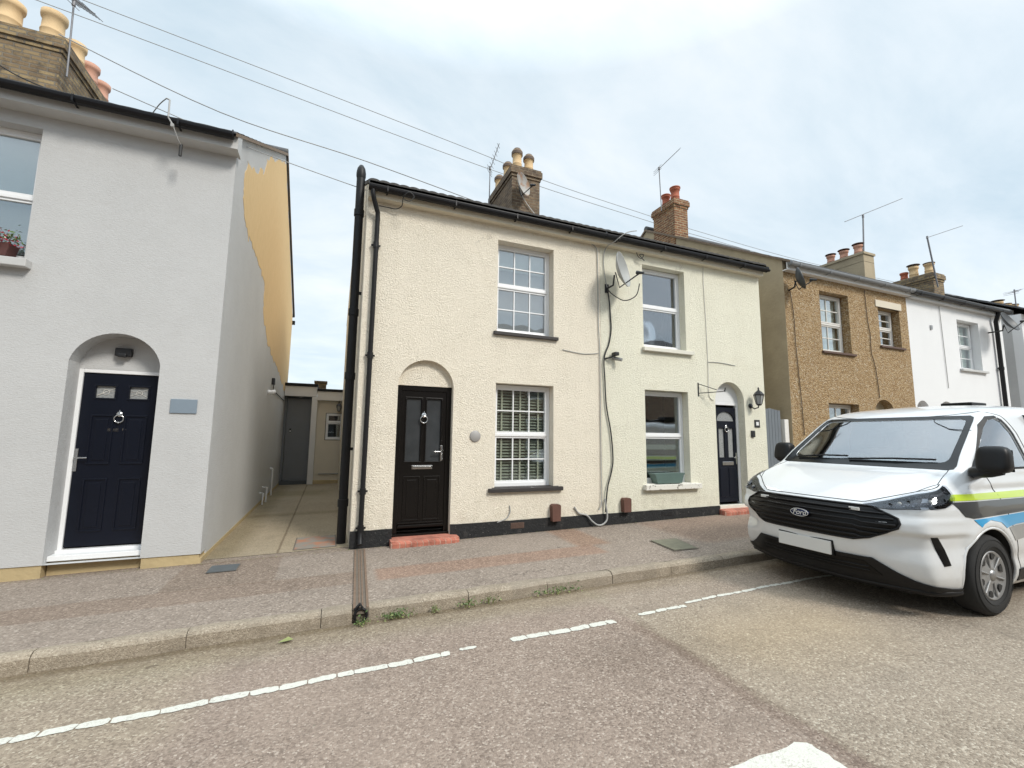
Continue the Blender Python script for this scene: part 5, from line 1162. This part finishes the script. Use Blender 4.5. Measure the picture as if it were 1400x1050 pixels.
def vbuild(mb, name, mat, parent=None, **k): return mb.build(name, mat, parent or van, **k)
def mirror_poly(poly): return [(-a, c_) for a, c_ in poly][::-1]
def circ(cx_, cz_, r_, n_=48): return [(cx_ + r_ * math.cos(2 * PI * k / n_), cz_ + r_ * math.sin(2 * PI * k / n_)) for k in range(n_)]
ARCHES = [circ(1.04, .335, .425), circ(4.14, .335, .425)]
WSO = [(-.80, 1.258), (.80, 1.258), (.845, 1.268), (.85, 1.30), (.755, 1.74), (.74, 1.78), (.70, 1.80), (-.70, 1.80), (-.74, 1.78), (-.755, 1.74), (-.85, 1.30), (-.845, 1.268)]       # windscreen outline (y,z)
WSI = [(-.70, 1.318), (.70, 1.318), (.745, 1.328), (.765, 1.352), (.768, 1.385), (.71, 1.70), (.70, 1.735), (.68, 1.758), (.64, 1.768), (-.64, 1.768), (-.68, 1.758), (-.70, 1.735), (-.71, 1.70), (-.768, 1.385), (-.765, 1.352), (-.745, 1.328)]
SWO = [(1.10, 1.265), (2.02, 1.27), (2.06, 1.30), (1.98, 1.62), (1.90, 1.76), (1.84, 1.80), (1.72, 1.79), (1.55, 1.70), (1.30, 1.48), (1.10, 1.30)]
def shrink(poly, k):
    n_ = len(poly); out = []
    cx_ = sum(p_[0] for p_ in poly) / n_; cz_ = sum(p_[1] for p_ in poly) / n_
    for (a, c_) in poly: d_ = Vector((a - cx_, c_ - cz_)); L_ = d_.length; d_ *= max(0, 1 - k / L_); out.append((cx_ + d_.x, cz_ + d_.y))
    return out
SWI = shrink(SWO, .035)
# ---- body with real openings
def near_poly(p_, poly):
    best = None
    for i in range(len(poly)):
        a, b1 = Vector(poly[i]), Vector(poly[(i + 1) % len(poly)]); t = max(0, min(1, (p_ - a).dot(b1 - a) / (b1 - a).length_squared)); q_ = a.lerp(b1, t); d_ = (q_ - p_).length
        if best is None or d_ < best[0]: best = (d_, q_)
    return best[1]
keep = []; BV = [v.copy() for v in SV]; regions = [('S', ARCHES[0]), ('S', ARCHES[1]), ('W', WSI), ('S', SWI)]
def reg_of(c_):
    if abs(c_.y) > .72 and c_.x > .5:
        for k in (0, 1, 3):
            if k == 3 and abs(c_.y) < .78: continue
            if inside((c_.x, c_.z), regions[k][1]): return k
    if c_.x > .9 and c_.x < 1.85 and inside((c_.y, c_.z), WSI) and c_.x < 1.75: return 2
    return None
cutv = {}
for f in SF:
    c_ = sum((SV[i] for i in f), Vector()) / 4; r_ = reg_of(c_)
    if r_ is None: keep.append(f)
    else:
        for i in f: cutv[i] = r_
kv = set(i for f in keep for i in f)
for i, r_ in cutv.items():
    if i in kv:
        v = SV[i]
        if r_ == 2: q_ = near_poly(Vector((v.y, v.z)), WSI); pp_ = proj(q_.x, q_.y, 'F'); BV[i] = pp_
        else: q_ = near_poly(Vector((v.x, v.z)), regions[r_][1]); BV[i] = Vector((q_.x, v.y, q_.y))
mb = MB(); used = sorted(kv); idx = {v: k for k, v in enumerate(used)}
mb.add([VO + BV[i] for i in used], [[idx[i] for i in f] for f in keep], True)
bodyo = vbuild(mb, 'body', 'van_white')
sm = bodyo.modifiers.new('thickness', 'SOLIDIFY'); sm.thickness = .02; sm.offset = -1
# underside, arch liners, bulkhead, cabin
mb = MB(); mb.box(VX + .35, VX + 4.9, VY - .72, VY + .72, VZ + .18, VZ + .40); vbuild(mb, 'chassis', 'wheel_dark')
for hx in (1.04, 4.14):
    for s_ in (-1, 1):
        mb = MB(); pts = [(hx + .43 * math.cos(a), .335 + .43 * math.sin(a)) for a in [PI * k / 20 - .15 for k in range(0, 22)]]
        vs = [VO + Vector((a, s_ * (abs(proj(a, max(c_, .22), 'S').y) - .03), c_)) for a, c_ in pts] + [VO + Vector((a, s_ * .62, c_)) for a, c_ in pts]; n_ = len(pts)
        mb.add(vs, [(i, i + 1, i + 1 + n_, i + n_) for i in range(n_ - 1)], True); mb.add([VO + Vector((a, s_ * .62, c_)) for a, c_ in pts], [list(range(n_))]); vbuild(mb, 'arch_liner', 'wheel_dark')
        mb = MB(); mb.tube([VO + Vector((a, s_ * (abs(proj(a, c_, 'S').y) - .006), c_)) for a, c_ in [(hx + .424 * math.cos(t_), .335 + .424 * math.sin(t_)) for t_ in [-.22 + (PI + .44) * k / 40 for k in range(41)]]], .013, 8); vbuild(mb, 'arch_lip', 'van_white')
mb = MB(); mb.box(VX + 2.35, VX + 2.38, VY - .9, VY + .9, VZ + .4, VZ + 1.82); vbuild(mb, 'bulkhead', 'dash')
mb = MB(); mb.box(VX + .55, VX + 2.36, VY - .85, VY + .85, VZ + .40, VZ + .45); mb.box(VX + .9, VX + 1.0, VY - .8, VY + .8, VZ + .45, VZ + 1.15); vbuild(mb, 'cab_floor', 'dash')
mb = MB(); mb.prism([(VX + .98, VZ + 1.22), (VX + 1.45, VZ + 1.24), (VX + 1.5, VZ + 1.12), (VX + 1.42, VZ + .8), (VX + .98, VZ + .8)], VY - .84, VY + .84, 'XZ'); dash = vbuild(mb, 'dashboard', 'dash')
mb = MB(); q = random.Random(3)
for (x, y, a, w_, l_) in ((1.12, -.55, .2, .2, .28), (1.15, -.28, -.3, .2, .3), (1.13, .12, .4, .22, .3), (1.2, .5, .1, .2, .3), (1.1, .32, -.5, .15, .2)):
    ca, sa = math.cos(a), math.sin(a); z_ = 1.236 + q.uniform(.0, .012)
    cs = [(x + ca * i * w_ / 2 - sa * j * l_ / 2, y + sa * i * w_ / 2 + ca * j * l_ / 2) for i, j in ((-1, -1), (1, -1), (1, 1), (-1, 1))]
    mb.prism([(VX + c_[0], VY + c_[1]) for c_ in cs], VZ + z_, VZ + z_ + .012, 'XY')
vbuild(mb, 'papers', 'paper', dash)
for (y, w_, h_, a_) in ((-.50, .30, .05, .1), (-.12, .26, .06, -.08), (.25, .34, .045, .05), (.58, .22, .05, -.1)):
    mb = MB(); c0 = VO + Vector((1.13, y, 1.262)); dx = Vector((.05, 0, h_)); dy = Vector((a_ * .3, w_ / 2, a_ * .03)); nn_ = Vector((-.003, 0, .002))
    mb.add([c0 - dy, c0 + dy, c0 + dy + dx, c0 - dy + dx, c0 - dy + nn_, c0 + dy + nn_, c0 + dy + dx + nn_, c0 - dy + dx + nn_], [(0, 1, 2, 3), (7, 6, 5, 4), (0, 3, 7, 4), (1, 5, 6, 2), (3, 2, 6, 7), (0, 4, 5, 1)]); vbuild(mb, 'paper_sheet', 'paper', dash)

mb = MB(); mb.tube([VO + Vector((1.55 + .06 * math.sin(a), .42 + .18 * math.cos(a), 1.20 + .17 * math.sin(a))) for a in [2 * PI * k / 24 for k in range(25)]], .016, 8); mb.tube([VO + Vector((1.4, .42, 1.1)), VO + Vector((1.53, .42, 1.18))], .05, 10); mb.box(VX + 1.53, VX + 1.56, VY + .26, VY + .58, VZ + 1.18, VZ + 1.22, .01); vbuild(mb, 'steering_wheel', 'dash')
for y in (-.50, .02, .46):
    mb = MB(); mb.box(VX + 1.75, VX + 2.2, VY + y - .22, VY + y + .22, VZ + .70, VZ + .88, .05); mb.box(VX + 2.1, VX + 2.25, VY + y - .22, VY + y + .22, VZ + .85, VZ + 1.42, .06); s_ = vbuild(mb, 'seat', 'seat_cloth')
    mb = MB(); mb.box(VX + 2.14, VX + 2.24, VY + y - .12, VY + y + .12, VZ + 1.44, VZ + 1.64, .04); vbuild(mb, 'headrest', 'seat_cloth', s_)
# glass
ws = vbuild(panel(WSO, 'F', .004, .004, .05, hole=WSI), 'windscreen_surround', 'frit')
mb = panel(WSI, 'F', -.004, .004, .07); vbuild(mb, 'windscreen', 'van_glass', ws)
for md in 'SK':
    sf = vbuild(panel(SWO, md, .003, .004, .05, hole=SWI), 'side_window_surround', 'van_trim'); vbuild(panel(SWI, md, -.006, .004, .08), 'side_window', 'van_glass', sf)
# grille
gr = [(-.57, .925), (.57, .925), (.63, .90), (.75, .84), (.765, .80), (.75, .76), (.56, .655), (.45, .625), (-.45, .625), (-.56, .655), (-.75, .76), (-.765, .80), (-.75, .84), (-.63, .90)]
g1 = vbuild(panel(gr, 'F', .002, .006, .03), 'grille', 'grille_black')
for k in range(6):
    z = .655 + k * .044
    yl = min(.50 + (z - .64) * 2.0, .74, .74 - (z - .82) * 1.4)
    mb = MB(); n_ = 34; pts = []
    for i in range(n_ + 1): y = -yl + 2 * yl * i / n_; pts.append(VO + proj(y, z + .010 * math.cos(y * 34 * 0 ) - .012 * (abs(y) > .48), 'F', .012))
    mb.tube(pts, .0095, 6); vbuild(mb, 'grille_bar', 'van_trim', g1)
mb = MB(); pts = [VO + proj(a, c_, 'F', .006) for a, c_ in [tuple(p_) for p_ in densify(gr, .04)]]; mb.tube(pts + [pts[0]], .010, 6); vbuild(mb, 'grille_surround', 'van_trim', g1)
mb = MB(); pts = [VO + proj(y, .932, 'F', .004) for y in [-.60 + 1.2 * k / 30 for k in range(31)]]; mb.tube(pts, .007, 6); vbuild(mb, 'grille_trim', 'wheel_silver', g1)
for s_ in (-1, 1):
    m_ = MB(); c_ = proj(s_ * .46, .885, 'F', .02); m_.box(VX + c_.x - .004, VX + c_.x + .01, VY + c_.y - .045, VY + c_.y + .045, VZ + c_.z - .014, VZ + c_.z + .014, .003)
    for k in range(5): m_.box(VX + c_.x - .007, VX + c_.x - .003, VY + c_.y - .038 + k * .016, VY + c_.y - .028 + k * .016, VZ + c_.z - .009, VZ + c_.z + .009)
    vbuild(m_, 'strobe_lamp', 'plate_white', g1)
# oval badge with lettering
bc = proj(0, .79, 'F', .022)
mb = MB(); mb.lathe([(.001, -.012), (.088, -.012), (.093, -.004), (.093, .012), (.001, .012)], (0, 0, 0), 'X', 40, sy=.40); mb.v = [VO + bc + Vector((v.x, v.y, v.z)) for v in mb.v]; bo = vbuild(mb, 'badge', 'badge_blue', g1)
mb = MB(); mb.tube([VO + bc + Vector((-.0135, .091 * math.cos(a), .0365 * math.sin(a))) for a in [2 * PI * k / 48 for k in range(49)]], .0028, 5)
vs, fs = text_mesh('Ford', .072, .002, .35); mb.add([VO + bc + Vector((-.0155 - v.z, -v.x, v.y)) for v in vs], fs); mb.tube([VO + bc + Vector((-.0155, a, .012 + .006 * math.sin((a + .05) * 30))) for a in [.068 - .004 * k for k in range(12)]], .0028, 5)
vbuild(mb, 'badge_lettering', 'plate_white', bo)
# headlamps
for s_ in (-1, 1):
    hl_ = [(.50, .938), (.56, .955), (.66, .99), (.78, 1.045), (.88, 1.09), (.965, 1.13), (.985, 1.12), (.985, 1.03), (.955, .985), (.90, .95), (.80, .925), (.70, .912), (.60, .918)]
    if s_ < 0: hl_ = mirror_poly(hl_)
    hb_ = vbuild(panel(hl_, 'H', .003, .005, .025), 'headlight', 'frit')
    inn = shrink(hl_, .03); inn = [(a, c_) for a, c_ in inn]
    body_l = [(.64, .935), (.78, .965), (.94, 1.03), (.95, 1.0), (.88, .965), (.72, .928)]
    if s_ < 0: body_l = mirror_poly(body_l)
    vbuild(panel(body_l, 'H', .008, .005, .02), 'lamp_unit', 'lamp_chrome', hb_)
    top_l = [(.64, .968), (.78, 1.02), (.95, 1.095), (.95, 1.075), (.78, 1.0), (.64, .957)]
    if s_ < 0: top_l = mirror_poly(top_l)
    vbuild(panel(top_l, 'H', .008, .005, .02), 'running_light', 'lamp_chrome', hb_)
    for k in range(5):
        a = .69 + k * .052; m_ = MB(); p_ = VO + prH(s_ * a, .945 + k * .016, .010); m_.lathe([(.017, -.004), (.017, .006), (.010, .010), (.001, .004)], p_, 'X', 12); vbuild(m_, 'bulb', 'plate_white' if k % 2 else 'grille_black', hb_)
    vbuild(panel(hl_, 'H', .018, .003, .03), 'lens', 'lens_glass', hb_)
# slot, lower trim, number plate
for s_ in (-1, 1):
    sl_p = [(.93, .70), (.975, .705), (1.02, .60), (1.05, .47), (1.00, .465), (.97, .56)]
    if s_ < 0: sl_p = mirror_poly(sl_p)
    try: vbuild(panel(sl_p, 'D', .006, .006, .02), 'bumper_slot', 'grille_black')
    except Exception as e: pass
low = [(-.985, .205), (.985, .205), (.985, .27), (.90, .275), (.84, .30), (.70, .375), (.56, .475), (-.56, .475), (-.70, .375), (-.84, .30), (-.90, .275), (-.985, .27)]
lw_ = vbuild(panel(low, 'H', .016, .01, .025), 'lower_bumper', 'van_trim')
lg = [(-.60, .33), (.60, .33), (.50, .44), (-.50, .44)]
vbuild(panel(lg, 'F', .020, .004, .04), 'lower_grille', 'grille_black', lw_)
for z in (.36, .395): 
    mb = MB(); mb.tube([VO + proj(y, z, 'F', .022) for y in [-.52 + 1.04 * k / 24 for k in range(25)]], .006, 5); vbuild(mb, 'lower_grille_bar', 'van_trim', lw_)
mb = MB(); mb.tube([VO + proj(y, .235, 'H', .006) for y in [-.985 + 1.97 * k / 50 for k in range(51)]], .026, 8); vbuild(mb, 'bumper_lip', 'van_trim', lw_)
pc = proj(0, .50, 'F', .012)
mb = MB(); mb.box(VX + pc.x - .018, VX + pc.x, VY - .27, VY + .27, VZ + .435, VZ + .56, .006); po = vbuild(mb, 'number_plate', 'plate_white')
mb = MB(); mb.box(VX + pc.x - .0, VX + pc.x + .06, VY - .28, VY + .28, VZ + .425, VZ + .57, .006); vbuild(mb, 'plate_holder', 'van_trim', po)
# side stripes and cut lines
for md in 'SK':
    sk = [((.62, 1.058), (2.4, 1.075), (4.9, 1.09), (4.9, 1.02), (2.4, 1.01), (.56, 1.005)), 'van_lime'], [((.57, .995), (2.4, 1.002), (4.9, 1.01), (4.9, .93), (2.4, .90), (.80, .852), (.70, .87)), 'van_decal_dark'], \
         [((.80, .842), (2.4, .89), (4.9, .92), (4.9, .84), (2.4, .80), (1.5, .77), (1.30, .745), (1.22, .80), (1.04, .83), (.92, .80), (.88, .775)), 'van_blue'], [((1.36, .745), (1.5, .76), (2.4, .79), (4.9, .83), (4.9, .74), (2.4, .70), (1.9, .66), (1.45, .62)), 'van_decal_grey']
    for poly, mt in sk: vbuild(panel(list(poly), md, .004, .002, .035), 'side_stripe', mt)
def seam(pts, md, r_=.004, mat='frit', name='panel_gap', off=0):
    P = []
    for i in range(len(pts) - 1):
        a, b1 = Vector(pts[i]), Vector(pts[i + 1]); k = max(1, int((b1 - a).length / .03)); P += [VO + proj(*a.lerp(b1, j / k), md, off) for j in range(k)]
    P.append(VO + proj(*pts[-1], md, off)); mb = MB(); mb.tube(P, r_, 5); return vbuild(mb, name, mat)
for md in 'SK':
    seam([(1.18, 1.24), (1.24, 1.12), (1.33, .98), (1.42, .80), (1.50, .62), (1.53, .40), (1.56, .30), (2.1, .29)], md); seam([(2.1, .29), (2.13, .9), (2.13, 1.28), (2.05, 1.62), (1.93, 1.80), (1.80, 1.845), (1.65, 1.80), (1.45, 1.64)], md)
    hd = panel([(1.86, .985), (2.06, .99), (2.06, .955), (1.86, .95)], md, .03, .025, .05); vbuild(hd, 'door_handle', 'van_trim')
    tr_ = panel([(1.50, .25), (3.68, .25), (3.68, .36), (1.50, .36)], md, .010, .012, .08); vbuild(tr_, 'sill_trim', 'van_trim')
seam([(.98, -.80), (.60, -.865), (.42, -.78)], 'T', .0035); seam([(.98, .80), (.60, .865), (.42, .78)], 'T', .0035)
mb = MB(); mb.tube([VO + proj(y, .958 + (0 if abs(y) < .5 else (abs(y) - .5) * .40), 'H', .0) for y in [-.96 + 1.92 * k / 60 for k in range(61)]], .0045, 5); vbuild(mb, 'bonnet_gap', 'frit')
mb = MB(); mb.tube([VO + proj(.10, 1.31, 'F', .02), VO + proj(-.35, 1.325, 'F', .03), VO + proj(-.68, 1.335, 'F', .02)], .010, 6); mb.tube([VO + proj(.70, 1.31, 'F', .02), VO + proj(.4, 1.33, 'F', .03), VO + proj(.12, 1.34, 'F', .02)], .010, 6); vbuild(mb, 'wiper', 'van_trim')
mb = MB(); mb.box(VX + 1.60, VX + 1.72, VY - .06, VY + .06, VZ + 1.66, VZ + 1.78, .02); mb.box(VX + 1.62, VX + 1.66, VY - .13, VY + .13, VZ + 1.60, VZ + 1.67, .015); vbuild(mb, 'interior_mirror', 'dash')
# corner trim of the black lower bumper continuing to the arch
# wheels
def wheel(hx, s_):
    c_ = VO + Vector((hx, s_ * .90, .345)); rp_ = lambda prof: [(r_, s_ * h_) for r_, h_ in prof]
    mb = MB(); mb.lathe(rp_([(.21, -.09), (.30, -.11), (.335, -.10), (.347, -.07), (.349, 0), (.347, .07), (.335, .095), (.31, .108), (.26, .110), (.215, .10), (.208, .08)]), c_, 'Y', 48, cap=False); w_ = vbuild(mb, 'wheel', 'tyre')
    mb = MB()
    for r_ in (.31, .25): mb.tube([c_ + Vector((r_ * math.cos(a), s_ * .111, r_ * math.sin(a))) for a in [2 * PI * k / 48 for k in range(49)]], .0025, 4, smooth=False)
    vbuild(mb, 'tyre_rib', 'tyre', w_)
    mb = MB(); mb.lathe(rp_([(.212, .095), (.205, .105), (.19, .088), (.15, .080), (.08, .088), (.055, .098), (.045, .090), (.001, .088)]), c_, 'Y', 48, cap=False); vbuild(mb, 'wheel_cover', 'wheel_silver', w_)
    for k in range(6):
        a0 = 2 * PI * k / 6 + .25; poly = []
        for (r_, da) in ((.188, -.20), (.193, 0), (.188, .20), (.150, .17), (.135, 0.02), (.150, -.13)): poly.append((r_ * math.cos(a0 + da), r_ * math.sin(a0 + da)))
        m_ = MB(); m_.prism([(c_.x + a, c_.z + b1) for a, b1 in poly], c_.y + s_ * .07, c_.y + s_ * .0935, 'XZ'); vbuild(m_, 'cover_opening', 'wheel_dark', w_)
        m_ = MB(); a1 = a0 + PI / 6; m_.tube([c_ + Vector((.06 * math.cos(a1), s_ * .092, .06 * math.sin(a1))), c_ + Vector((.195 * math.cos(a1), s_ * .094, .195 * math.sin(a1)))], [.006, .010], 6); vbuild(m_, 'spoke', 'wheel_silver', w_)
    mb = MB(); mb.lathe(rp_([(.048, .092), (.044, .104), (.001, .106)]), c_, 'Y', 24); vbuild(mb, 'hub_cap', 'dull_metal', w_)
for hx in (1.04, 4.14):
    for s_ in (-1, 1): wheel(hx, s_)
# door mirrors
for s_ in (-1, 1):
    mx_ = -.19 if s_ < 0 else .12; my_ = -.02 if s_ < 0 else -.09
    bm = bmesh.new(); bmesh.ops.create_cube(bm, size=1); bmesh.ops.subdivide_edges(bm, edges=bm.edges[:], cuts=7, use_grid_fill=True)
    for v in bm.verts:
        p_ = v.co * 2; q_ = p_.normalized(); k = (abs(p_.x) ** 4 + abs(p_.y) ** 4 + abs(p_.z) ** 4) ** .25; p_ = p_ / k
        tz = (p_.z + 1) / 2; v.co = Vector((p_.x * .078 * (1.1 - .25 * tz) + .03 * tz, p_.y * .112 * (1.05 - .12 * tz), p_.z * .118))
    m_ = MB(); m_.add([VO + Vector((1.10 + mx_, s_ * (1.155 + my_), 1.375)) + v.co for v in bm.verts], [[v.index for v in f.verts] for f in bm.faces] if not bm.verts.index_update() else [], True); bm.free()
    mo = vbuild(m_, 'door_mirror', 'van_trim')
    m_ = MB(); m_.tube([VO + Vector((1.12, s_ * .92, 1.24)), VO + Vector((1.10 + mx_, s_ * 1.01, 1.25)), VO + Vector((1.08 + mx_, s_ * (1.14 + my_), 1.265)), VO + Vector((1.08 + mx_, s_ * (1.22 + my_), 1.275))], [.06, .048, .046, .03], 12); vbuild(m_, 'mirror_arm', 'van_trim', mo)
    m_ = MB(); m_.prism([(VX + 1.02, VZ + 1.24), (VX + 1.28, VZ + 1.25), (VX + 1.27, VZ + 1.43), (VX + 1.15, VZ + 1.35)], VY + s_ * .90, VY + s_ * .955, 'XZ'); vbuild(m_, 'mirror_foot', 'van_trim', mo)
    m_ = MB(); m_.box(VX + 1.175 + mx_, VX + 1.185 + mx_, VY + s_ * (1.155 + my_) - .10, VY + s_ * (1.155 + my_) + .10, VZ + 1.27, VZ + 1.46, .004); vbuild(m_, 'mirror_glass', 'lamp_chrome', mo)
# low dark beacon bar on the roof
mb = MB(); mb.box(VX + 3.6, VX + 4.3, VY + .10, VY + .55, VZ + 1.985, VZ + 2.03, .012); mb.box(VX + 3.85, VX + 4.25, VY + .15, VY + .5, VZ + 2.03, VZ + 2.09, .015); vbuild(mb, 'roof_bar', 'van_trim')

# ================================================================== street small things
def cover(label, pts, mat, name='drain_cover', frame='joint_dark', cat='drain cover'):
    t = thing(name, label, cat, (sum(p_[0] for p_ in pts) / 4, sum(p_[1] for p_ in pts) / 4, gz(pts[0][0])), 'covers in the pavement')
    c = Vector((sum(p_[0] for p_ in pts) / 4, sum(p_[1] for p_ in pts) / 4, 0)); 
    mb = MB(); mb.add([(x, y, gz(x) + .007) for x, y in pts], [(0, 1, 2, 3)]); mb.build('rim', frame, t, fix=False)
    s_ = .93; mb = MB(); q_ = [(c.x + (x - c.x) * s_, c.y + (y - c.y) * s_) for x, y in pts]; mb.prism(q_, gz(c.x) + .0, gz(c.x) + .013, 'XY'); mb.build('lid', mat, t)
cover('square rusty iron drain cover at the mouth of the alley', [(-.36, 6.66), (.18, 6.66), (.18, 7.42), (-.36, 7.42)], 'cover_iron')
cover('small dark grey rectangular cover in front of the alley', [(-1.17, 5.95), (-.87, 5.95), (-.87, 6.24), (-1.17, 6.24)], 'cover_grey')
cover('greenish concrete-filled cover in the pavement before the pale house', [(4.18, 4.70), (4.58, 4.68), (4.72, 5.26), (4.26, 5.28)], 'cover_concrete')
ch = thing('drainage_channel', 'rusty iron rainwater channel crossing the pavement below the downpipe', 'drain channel', (.4, 5.4, 0))
mb = MB(); 
def strip(xa0, xb0, xa1, xb1, y0, y1, z0, z1):
    mb.add([(xa0, y0, z0), (xb0, y0, z0), (xb1, y1, z0), (xa1, y1, z0), (xa0, y0, z1), (xb0, y0, z1), (xb1, y1, z1), (xa1, y1, z1)], [(3, 2, 1, 0), (4, 5, 6, 7), (0, 1, 5, 4), (1, 2, 6, 5), (2, 3, 7, 6), (3, 0, 4, 7)])
for (o0, o1, z1) in ((-.065, -.045, .016), (-.02, -.008, .014), (.008, .02, .014), (.045, .065, .016)): strip(.34 + o0, .34 + o1, .455 + o0, .455 + o1, 4.26, 6.34, -.03, z1)
mb.build('rails', 'rust_iron', ch)
mb = MB(); strip(.275, .405, .39, .52, 4.255, 6.36, -.04, .007); mb.build('bed', 'joint_dark', ch)
mb = MB(); mb.tube([(.34 + .05 * math.cos(a), 4.25, -.05 + .055 * math.sin(a)) for a in [2 * PI * k / 16 for k in range(17)]], .012, 6); mb.tube([(.29, 4.25, .0), (.33, 4.24, .05), (.35, 4.25, .01)], .014, 6); mb.build('outlet', 'pipe_paint', ch)
mb = MB(); mb.box(.27, .41, 4.29, 4.40, -.2, -.005); mb.build('outlet_back', 'joint_dark', ch)
def weed(x, y, s, n_, seed, label):
    t = thing('weed', label, 'weed', (x, y, gz(x) - .10), 'weeds growing in the gutter')
    leaves(n_, lambda q: (x + q.gauss(0, s), y + abs(q.gauss(0, .022)) - .05, gz(x) - .105 + abs(q.gauss(0, .028)) + .02), .015, seed).build('foliage', 'leaf', t, fix=False)
    leaves(int(n_ * .5), lambda q: (x + q.gauss(0, s * 1.1), y - .03 + q.gauss(0, .025), gz(x) - .10 + abs(q.gauss(0, .02))), .013, seed + 50).build('dry_leaves', 'leaf_pale', t, fix=False)
    mb = MB(); q = random.Random(seed)
    for k in range(9): a = x + q.gauss(0, s * .7); mb.tube([(a, y - .01, gz(x) - .11), (a + q.gauss(0, .02), y - .03, gz(x) - .06 + q.uniform(0, .03))], .002, 4)
    mb.build('stem', 'leaf_pale', t)
weed(.64, 4.24, .07, 110, 11, 'leafiest weed clump just right of the channel outlet'); weed(.34, 4.2, .03, 26, 12, 'tiny weed below the channel outlet'); weed(1.28, 4.24, .07, 34, 13, 'sparse weed left of the kerb joint'); weed(1.52, 4.24, .06, 24, 14, 'sparse thin weed at the kerb joint')
weed(2.22, 4.24, .13, 90, 15, 'widest weed clump along the kerb face to the right'); weed(.98, 4.24, .03, 12, 16, 'single small sprig between two weed clumps')
mb = MB(); mb.add([(-.28, 4.08, gz(0) - .10), (-.22, 4.06, gz(0) - .09), (-.17, 4.09, gz(0) - .095), (-.21, 4.13, gz(0) - .085)], [(0, 1, 2, 3)]); solo(mb, 'dry_leaf', 'leaf_pale', 'pale dry leaf lying in the gutter left of the weeds', 'leaf', (-.22, 4.09, gz(0) - .1))
mb = leaves(900, lambda q: (lambda x: (x, q.choice((4.22, 4.2, 4.21, 4.18, 6.40, 3.9, 3.0, 5.6)) + q.gauss(0, .05), 0))(q.uniform(-3, 7)), .006, 77)
mb.v = [Vector((v.x, v.y, v.z * .4 + gz(v.x) + (.004 if v.y > 4.3 else -.105))) for v in mb.v]; o = mb.build('grit', 'cover_concrete', None, fix=False); o['label'] = 'scattered grit and leaf crumbs on the pavement and road'; o['category'] = 'grit'; o['kind'] = 'stuff'
mb = leaves(500, lambda q: (q.uniform(-9, 8.1), 6.43 - abs(q.gauss(0, .02)), 0), .010, 78)
mb.v = [Vector((v.x, v.y, abs(v.z) * .8 + gz(v.x) + .002)) for v in mb.v if 1]; o = mb.build('moss', 'leaf_pale', None, fix=False); o['label'] = 'thin moss and debris along the foot of the walls'; o['category'] = 'moss'; o['kind'] = 'stuff'

# ================================================================== opposite side of the street (behind the camera; seen in reflections)
op = thing('terraced_house', 'brick terrace across the street reflected in the windows', 'house', (4, -5.7, 0))
hl = []
for k in range(8):
    x = -14 + k * 4.4; hl += [rect(x + .5, x + 1.5, .9, 2.4), rect(x + .5, x + 1.5, 3.2, 4.6), arch(x + 2.5, x + 3.4, .0, 2.2, 2.5)]
mb = holed([(-15, -.2), (22, -.2), (22, 5.2), (-15, 5.2)], hl, -5.9, -5.7); mb.build('front_wall', 'terrace_brick', op, fix=False)
mb = MB()
for r_ in hl:
    xs = [p_[0] for p_ in r_]; zs = [p_[1] for p_ in r_]; mb.box(min(xs), max(xs), -5.86, -5.84, max(.0, min(zs)), max(zs))
mb.build('window_panes', 'dish_dark', op)
mb = MB()
for r_ in hl:
    if len(r_) > 4: continue
    (x0, z0), (x1, z1) = r_[0], r_[2]
    for a, b1, c_, d1 in ((x0, x0 + .08, z0, z1), (x1 - .08, x1, z0, z1), (x0, x1, z1 - .08, z1), (x0, x1, z0, z0 + .08), (x0, x1, (z0 + z1) / 2 - .03, (z0 + z1) / 2 + .03)): mb.box(a, b1, -5.83, -5.74, c_, d1)
mb.build('window_frames', 'upvc', op)
mb = MB(); mb.prism([(-5.5, 5.15), (-10.5, 8), (-15.5, 5.15)], -15, 22, 'YZ'); mb.build('roof', 'slate_tile', op)
mb = MB(); mb.box(-15, 22, -15.3, -5.91, -.2, 5.14); mb.build('side_wall', 'terrace_brick', op)
